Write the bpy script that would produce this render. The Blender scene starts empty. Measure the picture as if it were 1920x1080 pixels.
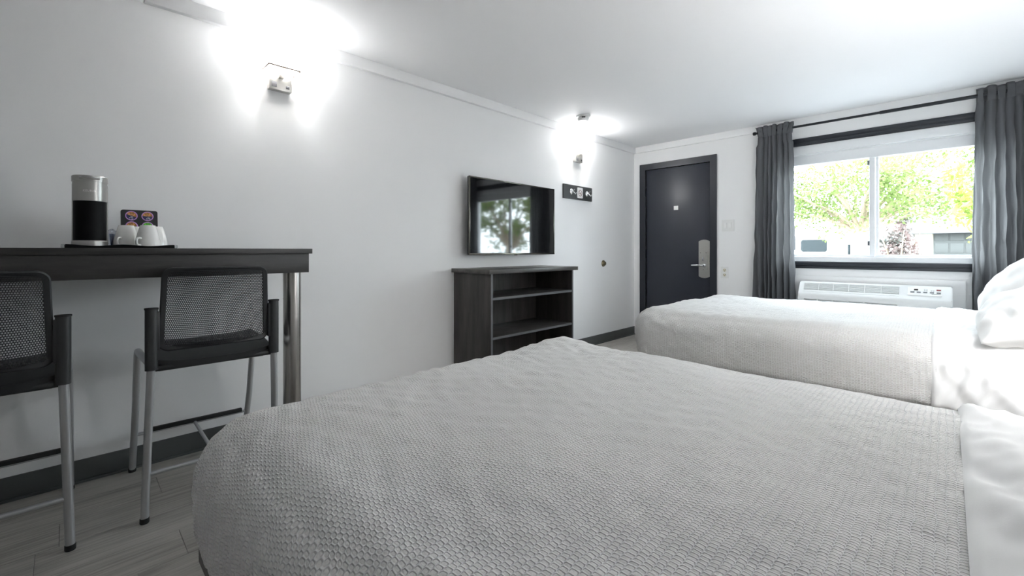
import bpy, bmesh, math, random
import numpy as np
from mathutils import Vector, Matrix, noise as mnoise

random.seed(7); rng = np.random.default_rng(7)
scene = bpy.context.scene
COL = scene.collection
PI = math.pi
R = math.radians

# ------------------------------------------------------------------ room measures (metres)
WL, WR = -2.93, 0.66          # left wall, head wall
YD, YK = 5.256, -2.3          # door wall, rear wall
ZC = 2.446                    # ceiling
WX0, WX1, WZ0, WZ1 = -1.30, 0.33, 0.990, 2.162   # window opening
DX0, DX1, DZ1 = -2.763, -1.953, 2.135            # door opening

# ------------------------------------------------------------------ camera
cam = bpy.data.objects.new('camera', bpy.data.cameras.new('camera'))
COL.objects.link(cam)
cam.data.sensor_width = 36.0
cam.data.lens = 825 / 1920 * 36.0
cam.data.shift_y = -70 / 1920
cam.data.clip_start = 0.05
cam.location = (0, 0, 1.10)
cam.rotation_euler = (R(90), 0, math.atan2(815, 825))
scene.camera = cam

# ------------------------------------------------------------------ world, exposure
SKY = 12.5
world = bpy.data.worlds.new('world'); scene.world = world
world.use_nodes = True
bgn = world.node_tree.nodes['Background']
bgn.inputs[0].default_value = (0.83, 0.91, 1.0, 1)
bgn.inputs[1].default_value = SKY
scene.view_settings.view_transform = 'Standard'
scene.view_settings.look = 'None'
scene.view_settings.exposure = 1.10
scene.view_settings.gamma = 1.0
scene.view_settings.use_curve_mapping = False
scene.cycles.max_bounces = 16
scene.cycles.diffuse_bounces = 10
scene.cycles.transparent_max_bounces = 16
SCONCE_W = 76.0
BED_W = 12.0
DRUM_E = 7.0
SHADE_E = 13.0
# sky portal in the window opening (guides sampling of the sky only)
pl = bpy.data.lights.new('sky_portal', 'AREA'); pl.shape = 'RECTANGLE'
pl.size = WX1 - WX0; pl.size_y = WZ1 - WZ0; pl.cycles.is_portal = True
po = bpy.data.objects.new('sky_portal', pl); COL.objects.link(po)
po.location = ((WX0 + WX1) / 2, YD + 0.16, (WZ0 + WZ1) / 2)
po.rotation_euler = (R(-90), 0, 0)

# ------------------------------------------------------------------ materials
MATS = {}
class NT:
    def __init__(s, m): s.t = m.node_tree; s.n = s.t.nodes; s.l = s.t.links
    def new(s, k, **kw):
        n = s.n.new(k)
        for a, v in kw.items(): setattr(n, a, v)
        return n
    def link(s, a, b): s.l.new(a, b)
    def math(s, op, a, b=None, c=None, clamp=False):
        n = s.new('ShaderNodeMath', operation=op); n.use_clamp = clamp
        for i, v in enumerate((a, b, c)):
            if v is None: continue
            if isinstance(v, (int, float)): n.inputs[i].default_value = v
            else: s.link(v, n.inputs[i])
        return n.outputs[0]
    def smooth(s, v, lo, hi, a=0.0, b=1.0):
        n = s.new('ShaderNodeMapRange', interpolation_type='SMOOTHSTEP')
        s.link(v, n.inputs[0])
        for i, x in zip((1, 2, 3, 4), (lo, hi, a, b)): n.inputs[i].default_value = x
        return n.outputs[0]
    def mix(s, fac, a, b):
        n = s.new('ShaderNodeMix', data_type='RGBA')
        for i, v in ((0, fac), (6, a), (7, b)):
            if isinstance(v, tuple): n.inputs[i].default_value = (*v[:3], 1)
            elif isinstance(v, (int, float)): n.inputs[i].default_value = v
            else: s.link(v, n.inputs[i])
        return n.outputs[2]
    def noise(s, vec, scale, detail=3, rough=0.5):
        n = s.new('ShaderNodeTexNoise'); n.inputs['Scale'].default_value = scale
        n.inputs['Detail'].default_value = detail; n.inputs['Roughness'].default_value = rough
        if vec is not None: s.link(vec, n.inputs['Vector'])
        return n.outputs[0]
    def coord(s, which='Object', scale=(1, 1, 1)):
        c = s.new('ShaderNodeTexCoord'); m = s.new('ShaderNodeMapping')
        m.inputs['Scale'].default_value = scale
        s.link(c.outputs[which], m.inputs[0]); return m.outputs[0]

def mat(name, col, rough=0.5, metal=0.0, var=0.06, vscale=8.0, stretch=(1, 1, 1), bump=0.0, bscale=80.0,
        spec=0.5, coat=0.0, emit=None, es=0.0, rvar=0.0):
    if name in MATS: return MATS[name]
    m = bpy.data.materials.new(name); m.use_nodes = True
    t = NT(m); b = t.n['Principled BSDF']
    vec = t.coord('Object', stretch)
    nz = t.noise(vec, vscale, 4)
    dark = tuple(max(0, c * (1 - var)) for c in col); lite = tuple(min(1, c * (1 + var)) for c in col)
    t.link(t.mix(nz, dark, lite), b.inputs['Base Color'])
    b.inputs['Roughness'].default_value = rough
    if rvar:
        t.link(t.smooth(nz, 0.3, 0.7, max(0.02, rough - rvar), rough + rvar), b.inputs['Roughness'])
    b.inputs['Metallic'].default_value = metal
    b.inputs['Specular IOR Level'].default_value = spec
    b.inputs['Coat Weight'].default_value = coat
    if emit:
        b.inputs['Emission Color'].default_value = (*emit, 1); b.inputs['Emission Strength'].default_value = es
    if bump:
        bn = t.new('ShaderNodeBump'); bn.inputs['Strength'].default_value = bump
        bn.inputs['Distance'].default_value = 0.002
        t.link(t.noise(vec, bscale, 3), bn.inputs['Height']); t.link(bn.outputs[0], b.inputs['Normal'])
    MATS[name] = m
    return m

def mat_cloth_translucent(name, col, trans=0.35, tcol=None):
    m = bpy.data.materials.new(name); m.use_nodes = True; t = NT(m)
    out = t.n['Material Output']; b = t.n['Principled BSDF']
    vec = t.coord('Object', (900, 900, 900))
    w = t.noise(vec, 1.0, 2)
    t.link(t.mix(w, tuple(c * .9 for c in col), tuple(c * 1.1 for c in col)), b.inputs['Base Color'])
    b.inputs['Roughness'].default_value = 0.85; b.inputs['Sheen Weight'].default_value = 0.15
    tr = t.new('ShaderNodeBsdfTranslucent'); tr.inputs[0].default_value = (*(tcol or col), 1)
    mx = t.new('ShaderNodeMixShader'); mx.inputs[0].default_value = trans
    t.link(b.outputs[0], mx.inputs[1]); t.link(tr.outputs[0], mx.inputs[2]); t.link(mx.outputs[0], out.inputs[0])
    MATS[name] = m; return m

def mat_glass(name, tint=(0.97, 0.99, 0.98)):
    m = bpy.data.materials.new(name); m.use_nodes = True; t = NT(m)
    out = t.n['Material Output']; t.n.remove(t.n['Principled BSDF'])
    tr = t.new('ShaderNodeBsdfTransparent'); tr.inputs[0].default_value = (*tint, 1)
    gl = t.new('ShaderNodeBsdfGlossy'); gl.inputs['Roughness'].default_value = 0.01
    nz = t.noise(t.coord(), 3.0, 1)
    lw = t.new('ShaderNodeLayerWeight')
    fres = t.math('MULTIPLY_ADD', t.math('POWER', lw.outputs['Facing'], 5.0), 0.95, t.smooth(nz, 0, 1, 0.035, 0.045))
    mx = t.new('ShaderNodeMixShader')
    t.link(fres, mx.inputs[0]); t.link(tr.outputs[0], mx.inputs[1]); t.link(gl.outputs[0], mx.inputs[2])
    t.link(mx.outputs[0], out.inputs[0])
    MATS[name] = m; return m

def mat_plank():
    m = bpy.data.materials.new('grey_oak_plank'); m.use_nodes = True; t = NT(m); b = t.n['Principled BSDF']
    oi = t.new('ShaderNodeObjectInfo')
    c = t.new('ShaderNodeTexCoord')
    off = t.new('ShaderNodeVectorMath', operation='SCALE'); off.inputs[0].default_value = (37.0, 91.0, 13.0)
    t.link(oi.outputs['Random'], off.inputs['Scale'])
    add = t.new('ShaderNodeVectorMath', operation='ADD')
    t.link(c.outputs['Object'], add.inputs[0]); t.link(off.outputs[0], add.inputs[1])
    def mapped(s):
        mp = t.new('ShaderNodeMapping'); mp.inputs['Scale'].default_value = s
        t.link(add.outputs[0], mp.inputs[0]); return mp.outputs[0]
    grain = t.noise(mapped((60, 2.2, 1)), 1.6, 6, 0.62)
    broad = t.noise(mapped((9, 0.9, 1)), 1.2, 4, 0.55)
    knots = t.noise(mapped((14, 4.0, 1)), 1.3, 2, 0.5)
    base = t.mix(t.smooth(grain, 0.3, 0.7), (0.24, 0.218, 0.195), (0.47, 0.445, 0.41))
    base = t.mix(t.smooth(broad, 0.35, 0.75, 0, 0.65), base, (0.52, 0.495, 0.46))
    base = t.mix(t.smooth(knots, 0.66, 0.80, 0, 0.8), base, (0.10, 0.085, 0.07))
    tone = t.smooth(oi.outputs['Random'], 0, 1, 0.0, 0.3)
    base = t.mix(tone, base, (0.30, 0.28, 0.255))
    t.link(base, b.inputs['Base Color'])
    b.inputs['Roughness'].default_value = 0.42
    bn = t.new('ShaderNodeBump'); bn.inputs['Strength'].default_value = 0.25; bn.inputs['Distance'].default_value = 0.001
    t.link(grain, bn.inputs['Height']); t.link(bn.outputs[0], b.inputs['Normal'])
    return m

def mat_dark_wood(name, axis, c0=(0.011, 0.010, 0.0095), c1=(0.036, 0.032, 0.030), rough=0.42):
    m = bpy.data.materials.new(name); m.use_nodes = True; t = NT(m); b = t.n['Principled BSDF']
    s = [7.0, 7.0, 7.0]; s[axis] = 0.8
    v = t.coord('Object', tuple(s))
    g = t.noise(v, 2.0, 6, 0.6); g2 = t.noise(t.coord('Object', tuple(x * 8 for x in s)), 1.5, 3, 0.6)
    base = t.mix(t.smooth(g, 0.3, 0.72), c0, c1)
    base = t.mix(t.smooth(g2, 0.45, 0.8, 0, 0.35), base, tuple(x * 1.5 for x in c1))
    t.link(base, b.inputs['Base Color'])
    t.link(t.smooth(g2, 0.2, 0.8, rough - 0.06, rough + 0.1), b.inputs['Roughness'])
    return m

def mat_waffle(name):
    """white crinkle-weave coverlet: staggered thin cells between raised threads, on unrolled cloth coordinates (metres)"""
    m = bpy.data.materials.new(name); m.use_nodes = True; t = NT(m); b = t.n['Principled BSDF']
    uv = t.new('ShaderNodeTexCoord').outputs['UV']
    wob = t.new('ShaderNodeTexNoise'); wob.inputs['Scale'].default_value = 20.0; wob.inputs['Detail'].default_value = 2
    t.link(uv, wob.inputs['Vector'])
    sub = t.new('ShaderNodeVectorMath', operation='SUBTRACT'); t.link(wob.outputs['Color'], sub.inputs[0]); sub.inputs[1].default_value = (.5, .5, .5)
    sc = t.new('ShaderNodeVectorMath', operation='SCALE'); t.link(sub.outputs[0], sc.inputs[0]); sc.inputs['Scale'].default_value = 0.011
    add = t.new('ShaderNodeVectorMath', operation='ADD'); t.link(uv, add.inputs[0]); t.link(sc.outputs[0], add.inputs[1])
    sep = t.new('ShaderNodeSeparateXYZ'); t.link(add.outputs[0], sep.inputs[0])
    u = t.math('DIVIDE', sep.outputs[0], 0.0132); v = t.math('DIVIDE', sep.outputs[1], 0.0086)
    col_i = t.math('FLOOR', u)
    par = t.math('MULTIPLY', t.math('MODULO', t.math('ABSOLUTE', col_i), 2.0), 0.5)
    v2 = t.math('ADD', v, par)
    fu = t.math('MULTIPLY', t.math('SUBTRACT', t.math('FRACT', u), 0.5), 2.0)
    fv = t.math('MULTIPLY', t.math('SUBTRACT', t.math('FRACT', v2), 0.5), 2.0)
    d = t.math('SQRT', t.math('ADD', t.math('POWER', t.math('ABSOLUTE', fu), 4.5), t.math('POWER', t.math('ABSOLUTE', fv), 2.4)))
    net = t.smooth(d, 0.48, 1.02)
    puck = t.noise(uv, 90.0, 2, 0.5)
    cellc = (0.745, 0.735, 0.72)
    t.link(t.mix(net, cellc, (0.80, 0.80, 0.795)), b.inputs['Base Color'])
    b.inputs['Roughness'].default_value = 0.9; b.inputs['Sheen Weight'].default_value = 0.1
    b.inputs['Specular IOR Level'].default_value = 0.2
    h = t.math('ADD', t.math('MULTIPLY', net, 1.0), t.math('MULTIPLY', puck, 1.1))
    bn = t.new('ShaderNodeBump'); bn.inputs['Strength'].default_value = 0.9; bn.inputs['Distance'].default_value = 0.0036
    t.link(h, bn.inputs['Height']); t.link(bn.outputs[0], b.inputs['Normal'])
    MATS[name] = m; return m

def mat_leaf(name, c0, c1, trans=0.45):
    m = bpy.data.materials.new(name); m.use_nodes = True; t = NT(m)
    out = t.n['Material Output']; b = t.n['Principled BSDF']
    nz = t.noise(t.coord('Object'), 1.7, 4, 0.7)
    c = t.mix(t.smooth(nz, 0.35, 0.65), c0, c1)
    t.link(c, b.inputs['Base Color']); b.inputs['Roughness'].default_value = 0.6
    tr = t.new('ShaderNodeBsdfTranslucent'); t.link(c, tr.inputs[0])
    mx = t.new('ShaderNodeMixShader'); mx.inputs[0].default_value = trans
    t.link(b.outputs[0], mx.inputs[1]); t.link(tr.outputs[0], mx.inputs[2]); t.link(mx.outputs[0], out.inputs[0])
    return m

def mat_pod_lid(name, ca, cb):
    m = bpy.data.materials.new(name); m.use_nodes = True; t = NT(m); b = t.n['Principled BSDF']
    co = t.new('ShaderNodeTexCoord').outputs['Object']; sp = t.new('ShaderNodeSeparateXYZ'); t.link(co, sp.inputs[0])
    nz = t.noise(co, 120.0, 2)
    top = t.mix(t.smooth(nz, 0.45, 0.6), ca, tuple(min(1, x * 2.2) for x in ca))
    k = t.smooth(t.math('ADD', sp.outputs[2], t.math('MULTIPLY', sp.outputs[1], 0.25)), -0.001, 0.0005)
    base = t.mix(k, cb, top)
    # two rows of pale print on the dark half
    band = t.math('MULTIPLY', t.math('GREATER_THAN', t.math('SINE', t.math('MULTIPLY', sp.outputs[2], 900.0)), 0.55), t.math('LESS_THAN', sp.outputs[2], -0.002))
    band = t.math('MULTIPLY', band, t.math('LESS_THAN', t.math('ABSOLUTE', sp.outputs[1]), 0.009))
    band = t.math('MULTIPLY', band, t.smooth(nz, 0.40, 0.55))
    t.link(t.mix(band, base, (0.8, 0.8, 0.82)), b.inputs['Base Color'])
    b.inputs['Roughness'].default_value = 0.35
    return m

M_wall = mat('wall_paint', (0.855, 0.855, 0.855), 0.62, var=0.012, vscale=2.0, bump=0.12, bscale=260)
M_ceil = mat('ceiling_paint', (0.89, 0.892, 0.90), 0.75, var=0.01, vscale=1.5, bump=0.08, bscale=200)
M_trimw = mat('white_trim_paint', (0.85, 0.85, 0.85), 0.5, var=0.015)
M_base = mat('grey_vinyl_base', (0.085, 0.090, 0.088), 0.45, var=0.12, vscale=5)
M_sub = mat('subfloor_dark', (0.035, 0.03, 0.027), 0.8, var=0.2)
M_plank = mat_plank()
M_woodY = mat_dark_wood('espresso_wood_horizontal', 1)
M_woodZ = mat_dark_wood('espresso_wood_vertical', 2, (0.020, 0.017, 0.016), (0.056, 0.049, 0.045))
M_woodTop = mat_dark_wood('espresso_wood_top', 1, (0.03, 0.027, 0.025), (0.085, 0.078, 0.073), 0.34)
M_steel = mat('brushed_steel', (0.50, 0.48, 0.46), 0.26, 1.0, var=0.1, vscale=4, stretch=(30, 30, 1))
M_silver = mat('silver_leg_paint', (0.55, 0.56, 0.58), 0.32, 0.8, var=0.06)
M_blackpl = mat('black_plastic', (0.020, 0.021, 0.022), 0.45, var=0.15, bump=0.1, bscale=400)
M_rubber = mat('black_rubber', (0.012, 0.012, 0.012), 0.7, var=0.1)
M_mesh = mat('black_perforated_plastic', (0.018, 0.019, 0.021), 0.42, var=0.1)
M_door = mat('navy_black_door_paint', (0.028, 0.031, 0.043), 0.36, var=0.12, vscale=3, bump=0.08, bscale=120)
M_darktrim = mat('navy_black_trim_paint', (0.019, 0.022, 0.030), 0.38, var=0.12, vscale=5)
M_nickel = mat('satin_nickel', (0.60, 0.585, 0.55), 0.32, 1.0, var=0.05, stretch=(1, 1, 20))
M_chrome = mat('chrome', (0.75, 0.76, 0.78), 0.10, 1.0, var=0.02)
M_brass = mat('antique_brass', (0.22, 0.18, 0.11), 0.3, 1.0, var=0.15)
M_whitepl = mat('white_plastic', (0.78, 0.78, 0.77), 0.38, var=0.02)
M_vinyl = mat('white_vinyl_frame', (0.80, 0.81, 0.82), 0.35, var=0.02)
M_acpl = mat('air_conditioner_plastic', (0.70, 0.705, 0.70), 0.42, var=0.02)
M_grey = mat('grey_button_rubber', (0.13, 0.14, 0.15), 0.5)
M_red = mat('red_button', (0.22, 0.02, 0.025), 0.4)
M_disp = mat('dark_display', (0.015, 0.007, 0.006), 0.15)
M_ink = mat('dark_ink', (0.05, 0.05, 0.055), 0.6)
M_glass = mat_glass('window_glass')
M_curt = mat_cloth_translucent('grey_curtain_cloth', (0.115, 0.118, 0.128), 0.30, (0.25, 0.25, 0.25))
M_rod = mat('dark_rod_metal', (0.025, 0.027, 0.032), 0.35, 0.6)
M_waffle = mat_waffle('white_crinkle_coverlet')
M_sheet = mat('white_cotton_sheet', (0.80, 0.80, 0.795), 0.85, var=0.012, vscale=6, bump=0.08, bscale=600, spec=0.2)
M_pillow = mat('white_cotton_pillowcase', (0.80, 0.795, 0.78), 0.85, var=0.015, vscale=5, bump=0.06, bscale=500, spec=0.2)
M_mattress = mat('white_mattress_ticking', (0.72, 0.72, 0.70), 0.85, var=0.03)
M_frame = mat('dark_bed_rail_metal', (0.030, 0.022, 0.018), 0.4, 0.7, var=0.2)
M_screen = mat('black_screen_glass', (0.006, 0.006, 0.007), 0.045, var=0.0, spec=0.85)
M_bezel = mat('dark_chrome_bezel', (0.13, 0.12, 0.105), 0.16, 1.0, var=0.1)
M_tvback = mat('black_tv_plastic', (0.015, 0.015, 0.016), 0.5)
M_board = mat('charcoal_hook_board', (0.045, 0.048, 0.048), 0.45, var=0.25, vscale=14)
M_placard = mat('white_placard', (0.80, 0.78, 0.78), 0.35, var=0.02)
M_maroon = mat('maroon_print', (0.16, 0.045, 0.04), 0.5)
M_kgrey = mat('silver_appliance_plastic', (0.40, 0.395, 0.38), 0.32, 0.65, var=0.04)
M_kblack = mat('gloss_black_plastic', (0.004, 0.004, 0.0045), 0.5, var=0.05, spec=0.12)
M_letter = mat('pale_lettering', (0.78, 0.78, 0.78), 0.3, 0.2)
M_ceramic = mat('white_ceramic', (0.80, 0.80, 0.78), 0.16, var=0.01, coat=0.3)
M_acryl = mat_glass('clear_acrylic', (0.85, 0.87, 0.87))
M_lilac = mat('lilac_pod_plastic', (0.50, 0.26, 0.62), 0.4, var=0.03)
M_wrap = mat_glass('clear_wrapper', (0.86, 0.87, 0.90))
M_lidA = mat_pod_lid('pod_lid_brown_navy', (0.30, 0.14, 0.045), (0.018, 0.022, 0.09))
M_lidB = mat_pod_lid('pod_lid_green', (0.06, 0.30, 0.02), (0.018, 0.022, 0.09))
M_shade = mat('lit_shade_glass', (0.85, 0.84, 0.80), 0.6, emit=(0.98, 0.985, 1.0), es=SHADE_E)
M_bulb = mat('lit_bulb', (0.9, 0.9, 0.88), 0.4, emit=(1.0, 0.98, 0.95), es=12.0)
M_edge = mat('shade_edge_bronze', (0.26, 0.19, 0.15), 0.5)

# ------------------------------------------------------------------ mesh helpers
class MB:
    def __init__(s): s.bm = bmesh.new()
    def _place(s, ret, mtx):
        bmesh.ops.transform(s.bm, matrix=mtx, verts=ret)
    def box(s, x0, x1, y0, y1, z0, z1, bev=0.0, seg=2, mtx=None):
        v = bmesh.ops.create_cube(s.bm, size=1.0)['verts']
        bmesh.ops.transform(s.bm, matrix=Matrix.Translation(((x0 + x1) / 2, (y0 + y1) / 2, (z0 + z1) / 2)) @ Matrix.Diagonal((abs(x1 - x0), abs(y1 - y0), abs(z1 - z0), 1)), verts=v)
        if bev:
            e = list({e for a in v for e in a.link_edges})
            r = bmesh.ops.bevel(s.bm, geom=e, offset=bev, segments=seg, affect='EDGES', profile=0.5)
            v = r['verts']
        if mtx is not None: bmesh.ops.transform(s.bm, matrix=mtx, verts=list(v))
        return s
    def tube(s, pts, r, n=14, caps=True):
        pts = [Vector(p) for p in pts]; rs = r if isinstance(r, (list, tuple)) else [r] * len(pts)
        rings = []; up = None
        for i, p in enumerate(pts):
            d = (pts[min(i + 1, len(pts) - 1)] - pts[max(i - 1, 0)]).normalized()
            if up is None:
                up = Vector((0, 0, 1)) if abs(d.z) < .9 else Vector((1, 0, 0))
            a = d.cross(up)
            if a.length < 1e-6: a = d.cross(Vector((0, 1, 0)))
            a.normalize(); b = a.cross(d).normalized(); up = b
            rings.append([s.bm.verts.new(p + (a * math.cos(2 * PI * k / n) + b * math.sin(2 * PI * k / n)) * rs[i]) for k in range(n)])
        for A, B in zip(rings, rings[1:]):
            for k in range(n): s.bm.faces.new((A[k], A[(k + 1) % n], B[(k + 1) % n], B[k]))
        if caps:
            s.bm.faces.new(list(reversed(rings[0]))); s.bm.faces.new(rings[-1])
        return s
    def lathe(s, prof, n=32, mtx=None, closed=False):
        rings = []
        for (r, z) in prof:
            rings.append([s.bm.verts.new((max(r, 1e-5) * math.cos(2 * PI * k / n), max(r, 1e-5) * math.sin(2 * PI * k / n), z)) for k in range(n)])
        for A, B in zip(rings, rings[1:]):
            for k in range(n): s.bm.faces.new((A[k], A[(k + 1) % n], B[(k + 1) % n], B[k]))
        if not closed:
            s.bm.faces.new(list(reversed(rings[0]))); s.bm.faces.new(rings[-1])
        else:
            A, B = rings[-1], rings[0]
            for k in range(n): s.bm.faces.new((A[k], A[(k + 1) % n], B[(k + 1) % n], B[k]))
        if mtx is not None: bmesh.ops.transform(s.bm, matrix=mtx, verts=[v for r_ in rings for v in r_])
        return s
    def prism(s, poly, d0, d1, mtx=None):
        """poly: 2D points (a,b) -> (a, depth, b)"""
        A = [s.bm.verts.new((a, d0, b)) for a, b in poly]; B = [s.bm.verts.new((a, d1, b)) for a, b in poly]
        n = len(poly)
        s.bm.faces.new(A); s.bm.faces.new(list(reversed(B)))
        for k in range(n): s.bm.faces.new((A[k], B[k], B[(k + 1) % n], A[(k + 1) % n]))
        if mtx is not None: bmesh.ops.transform(s.bm, matrix=mtx, verts=A + B)
        return s
    def mesh(s, name, m, smooth=35):
        bmesh.ops.recalc_face_normals(s.bm, faces=s.bm.faces)
        me = bpy.data.meshes.new(name); s.bm.to_mesh(me); s.bm.free()
        if m: me.materials.append(m)
        if smooth:
            me.polygons.foreach_set('use_smooth', [True] * len(me.polygons))
            me.set_sharp_from_angle(angle=R(smooth))
        return me
    def obj(s, name, m, parent=None, smooth=35):
        return link(name, s.mesh(name, m, smooth), parent)

def link(name, me, parent=None):
    o = bpy.data.objects.new(name, me); COL.objects.link(o)
    if parent is not None: o.parent = parent
    return o
def tag(o, label=None, cat=None, group=None, kind=None):
    if label: o['label'] = label
    if cat: o['category'] = cat
    if group: o['group'] = group
    if kind: o['kind'] = kind
    return o
def empty(name, loc=(0, 0, 0), rz=0.0):
    o = bpy.data.objects.new(name, None); COL.objects.link(o); o.location = loc; o.rotation_euler = (0, 0, rz)
    o.empty_display_size = 0.05
    return o
def thing(name, label, cat, loc=(0, 0, 0), rz=0.0, group=None): return tag(empty(name, loc, rz), label, cat, group)
def copy_tree(o, parent=None):
    c = o.copy(); COL.objects.link(c); c.parent = parent
    for ch in list(o.children): copy_tree(ch, c)
    return c
def grid_mesh(name, P, m, uv=None, smooth=True, closed_u=False):
    """P: (nu,nv,3) array"""
    nu, nv, _ = P.shape
    idx = np.arange(nu * nv).reshape(nu, nv)
    q = np.stack([idx[:-1, :-1], idx[1:, :-1], idx[1:, 1:], idx[:-1, 1:]], -1).reshape(-1, 4)
    if closed_u:
        q = np.concatenate([q, np.stack([idx[-1, :-1], idx[0, :-1], idx[0, 1:], idx[-1, 1:]], -1).reshape(-1, 4)])
    me = bpy.data.meshes.new(name)
    me.from_pydata(P.reshape(-1, 3).tolist(), [], q.tolist())
    if uv is not None:
        l = me.uv_layers.new(name='cloth')
        l.data.foreach_set('uv', uv.reshape(-1, 2)[q.reshape(-1)].astype(np.float32).ravel())
    if m: me.materials.append(m)
    me.polygons.foreach_set('use_smooth', [smooth] * len(me.polygons)); me.update()
    return me
def ang_tube(r0, R_, n=10): pass
def rounded_rect(x0, x1, z0, z1, r, n=6):
    pts = []
    for cx, cz, a0 in ((x1 - r, z1 - r, 0), (x0 + r, z1 - r, 90), (x0 + r, z0 + r, 180), (x1 - r, z0 + r, 270)):
        for k in range(n + 1):
            a = R(a0 + 90 * k / n); pts.append((cx + r * math.cos(a), cz + r * math.sin(a)))
    return pts
RZ = lambda a: Matrix.Rotation(a, 4, 'Z')
RY = lambda a: Matrix.Rotation(a, 4, 'Y')
RX = lambda a: Matrix.Rotation(a, 4, 'X')
T = lambda *v: Matrix.Translation(v)
def fbm(x, y, z, s): return mnoise.fractal(Vector((x * s, y * s, z * s)), 1.0, 2.0, 3)
_g = rng.normal(size=(64, 3)); _ph = rng.uniform(0, 2 * PI, 64)
def wavenoise(U, V, wl, k=14, seed=0):
    """smooth pseudo-noise from summed waves of about the wavelength wl"""
    r = np.random.default_rng(seed); out = np.zeros_like(U)
    for i in range(k):
        a = r.uniform(0, 2 * PI); f = 2 * PI / (wl * r.uniform(0.7, 1.6))
        out += np.sin((U * math.cos(a) + V * math.sin(a)) * f + r.uniform(0, 2 * PI))
    return out / math.sqrt(k)

# ================================================================== STRUCTURE
TH = 0.14
# floor with its planks
fl = MB().box(WL - TH, WR + TH, YK - TH, YD + TH, -0.10, -0.010).obj('floor', M_sub, smooth=0); tag(fl, 'grey oak plank floor of the motel room', None, kind='structure')
PW, PL = 0.192, 1.22
plank_cache = {}
edge0 = -2.923
row = 0
starts = {1: 0.305, 3: -0.08, 4: 0.311}
x = edge0
while x < WR - 0.01:
    x1 = min(x + PW, WR)
    ph = starts.get(row, (row * 0.47 + 0.13 * (row % 3)) % PL)
    y = ph - math.ceil((ph - YK) / PL) * PL
    while y < YD:
        a, b = max(y, YK), min(y + PL, YD)
        if b - a > 0.03:
            key = (round(x1 - x, 3), round(b - a, 3))
            if key not in plank_cache:
                w, l = x1 - x - 0.0012, b - a - 0.0014
                plank_cache[key] = MB().box(-w / 2, w / 2, -l / 2, l / 2, -0.012, 0.0, bev=0.0007, seg=1).mesh('plank', M_plank, 0)
            o = link('plank', plank_cache[key], fl); o.location = ((x + x1) / 2, (a + b) / 2, 0)
        y += PL
    x += PW; row += 1

tag(MB().box(WL - TH, WR + TH, YK - TH, YD + TH, ZC, ZC + 0.12).obj('ceiling', M_ceil, smooth=0), 'smooth white ceiling', None, kind='structure')
tag(MB().box(WL - TH, WL, YK - TH, YD + TH, -0.05, ZC).obj('wall_left', M_wall, smooth=0), 'white wall carrying the television and sconces', None, kind='structure')
tag(MB().box(WR, WR + TH, YK - TH, YD + TH, -0.05, ZC).obj('wall_right', M_wall, smooth=0), 'white wall behind the bed heads', None, kind='structure')
tag(MB().box(WL, WR, YK - TH, YK, -0.05, ZC).obj('wall_back', M_wall, smooth=0), 'white rear wall', None, kind='structure')
w = MB()
w.box(WL, DX0, YD, YD + TH, -0.05, ZC).box(DX0, DX1, YD, YD + TH, DZ1, ZC).box(DX1, WX0, YD, YD + TH, -0.05, ZC)
w.box(WX0, WX1, YD, YD + TH, -0.05, WZ0).box(WX0, WX1, YD, YD + TH, WZ1, ZC).box(WX1, WR, YD, YD + TH, -0.05, ZC)
w.box(DX0, DX1, YD + 0.06, YD + TH, -0.05, DZ1)
tag(w.obj('wall_front', M_wall, smooth=0), 'white wall with the entrance door and window', None, kind='structure')

# ceiling trim and vinyl base
def trim(name, label, *boxes, m=M_trimw, bev=0.003):
    b = MB()
    for bx in boxes: b.box(*bx, bev=bev)
    return tag(b.obj(name, m), label, None, kind='structure')
trim('trim_1', 'flat white trim board where the television wall meets the ceiling', (WL, WL + 0.034, 0.279, YD, ZC - 0.078, ZC), (WL, WL + 0.034, YK, 0.275, ZC - 0.078, ZC))
trim('trim_2', 'flat white trim board above the door and window', (WL + 0.034, WR, YD - 0.026, YD, ZC - 0.076, ZC))
trim('trim_3', 'flat white trim board above the bed heads', (WR - 0.03, WR, YK, YD - 0.026, ZC - 0.076, ZC))
def baseboard(name, label, *boxes):
    b = MB()
    for bx in boxes: b.box(*bx, bev=0.003)
    tag(b.obj(name, M_base), label, None, kind='structure')
baseboard('baseboard_left', 'dark grey vinyl base along the television wall', (WL, WL + 0.008, YK, YD, 0, 0.108), (WL + 0.006, WL + 0.018, YK, YD, 0, 0.012))
baseboard('baseboard_front', 'dark grey vinyl base along the window wall', (DX1 + 0.072, WR, YD - 0.008, YD, 0, 0.108))
baseboard('baseboard_right', 'dark grey vinyl base behind the beds', (WR - 0.008, WR, YK, YD, 0, 0.108))

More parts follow.
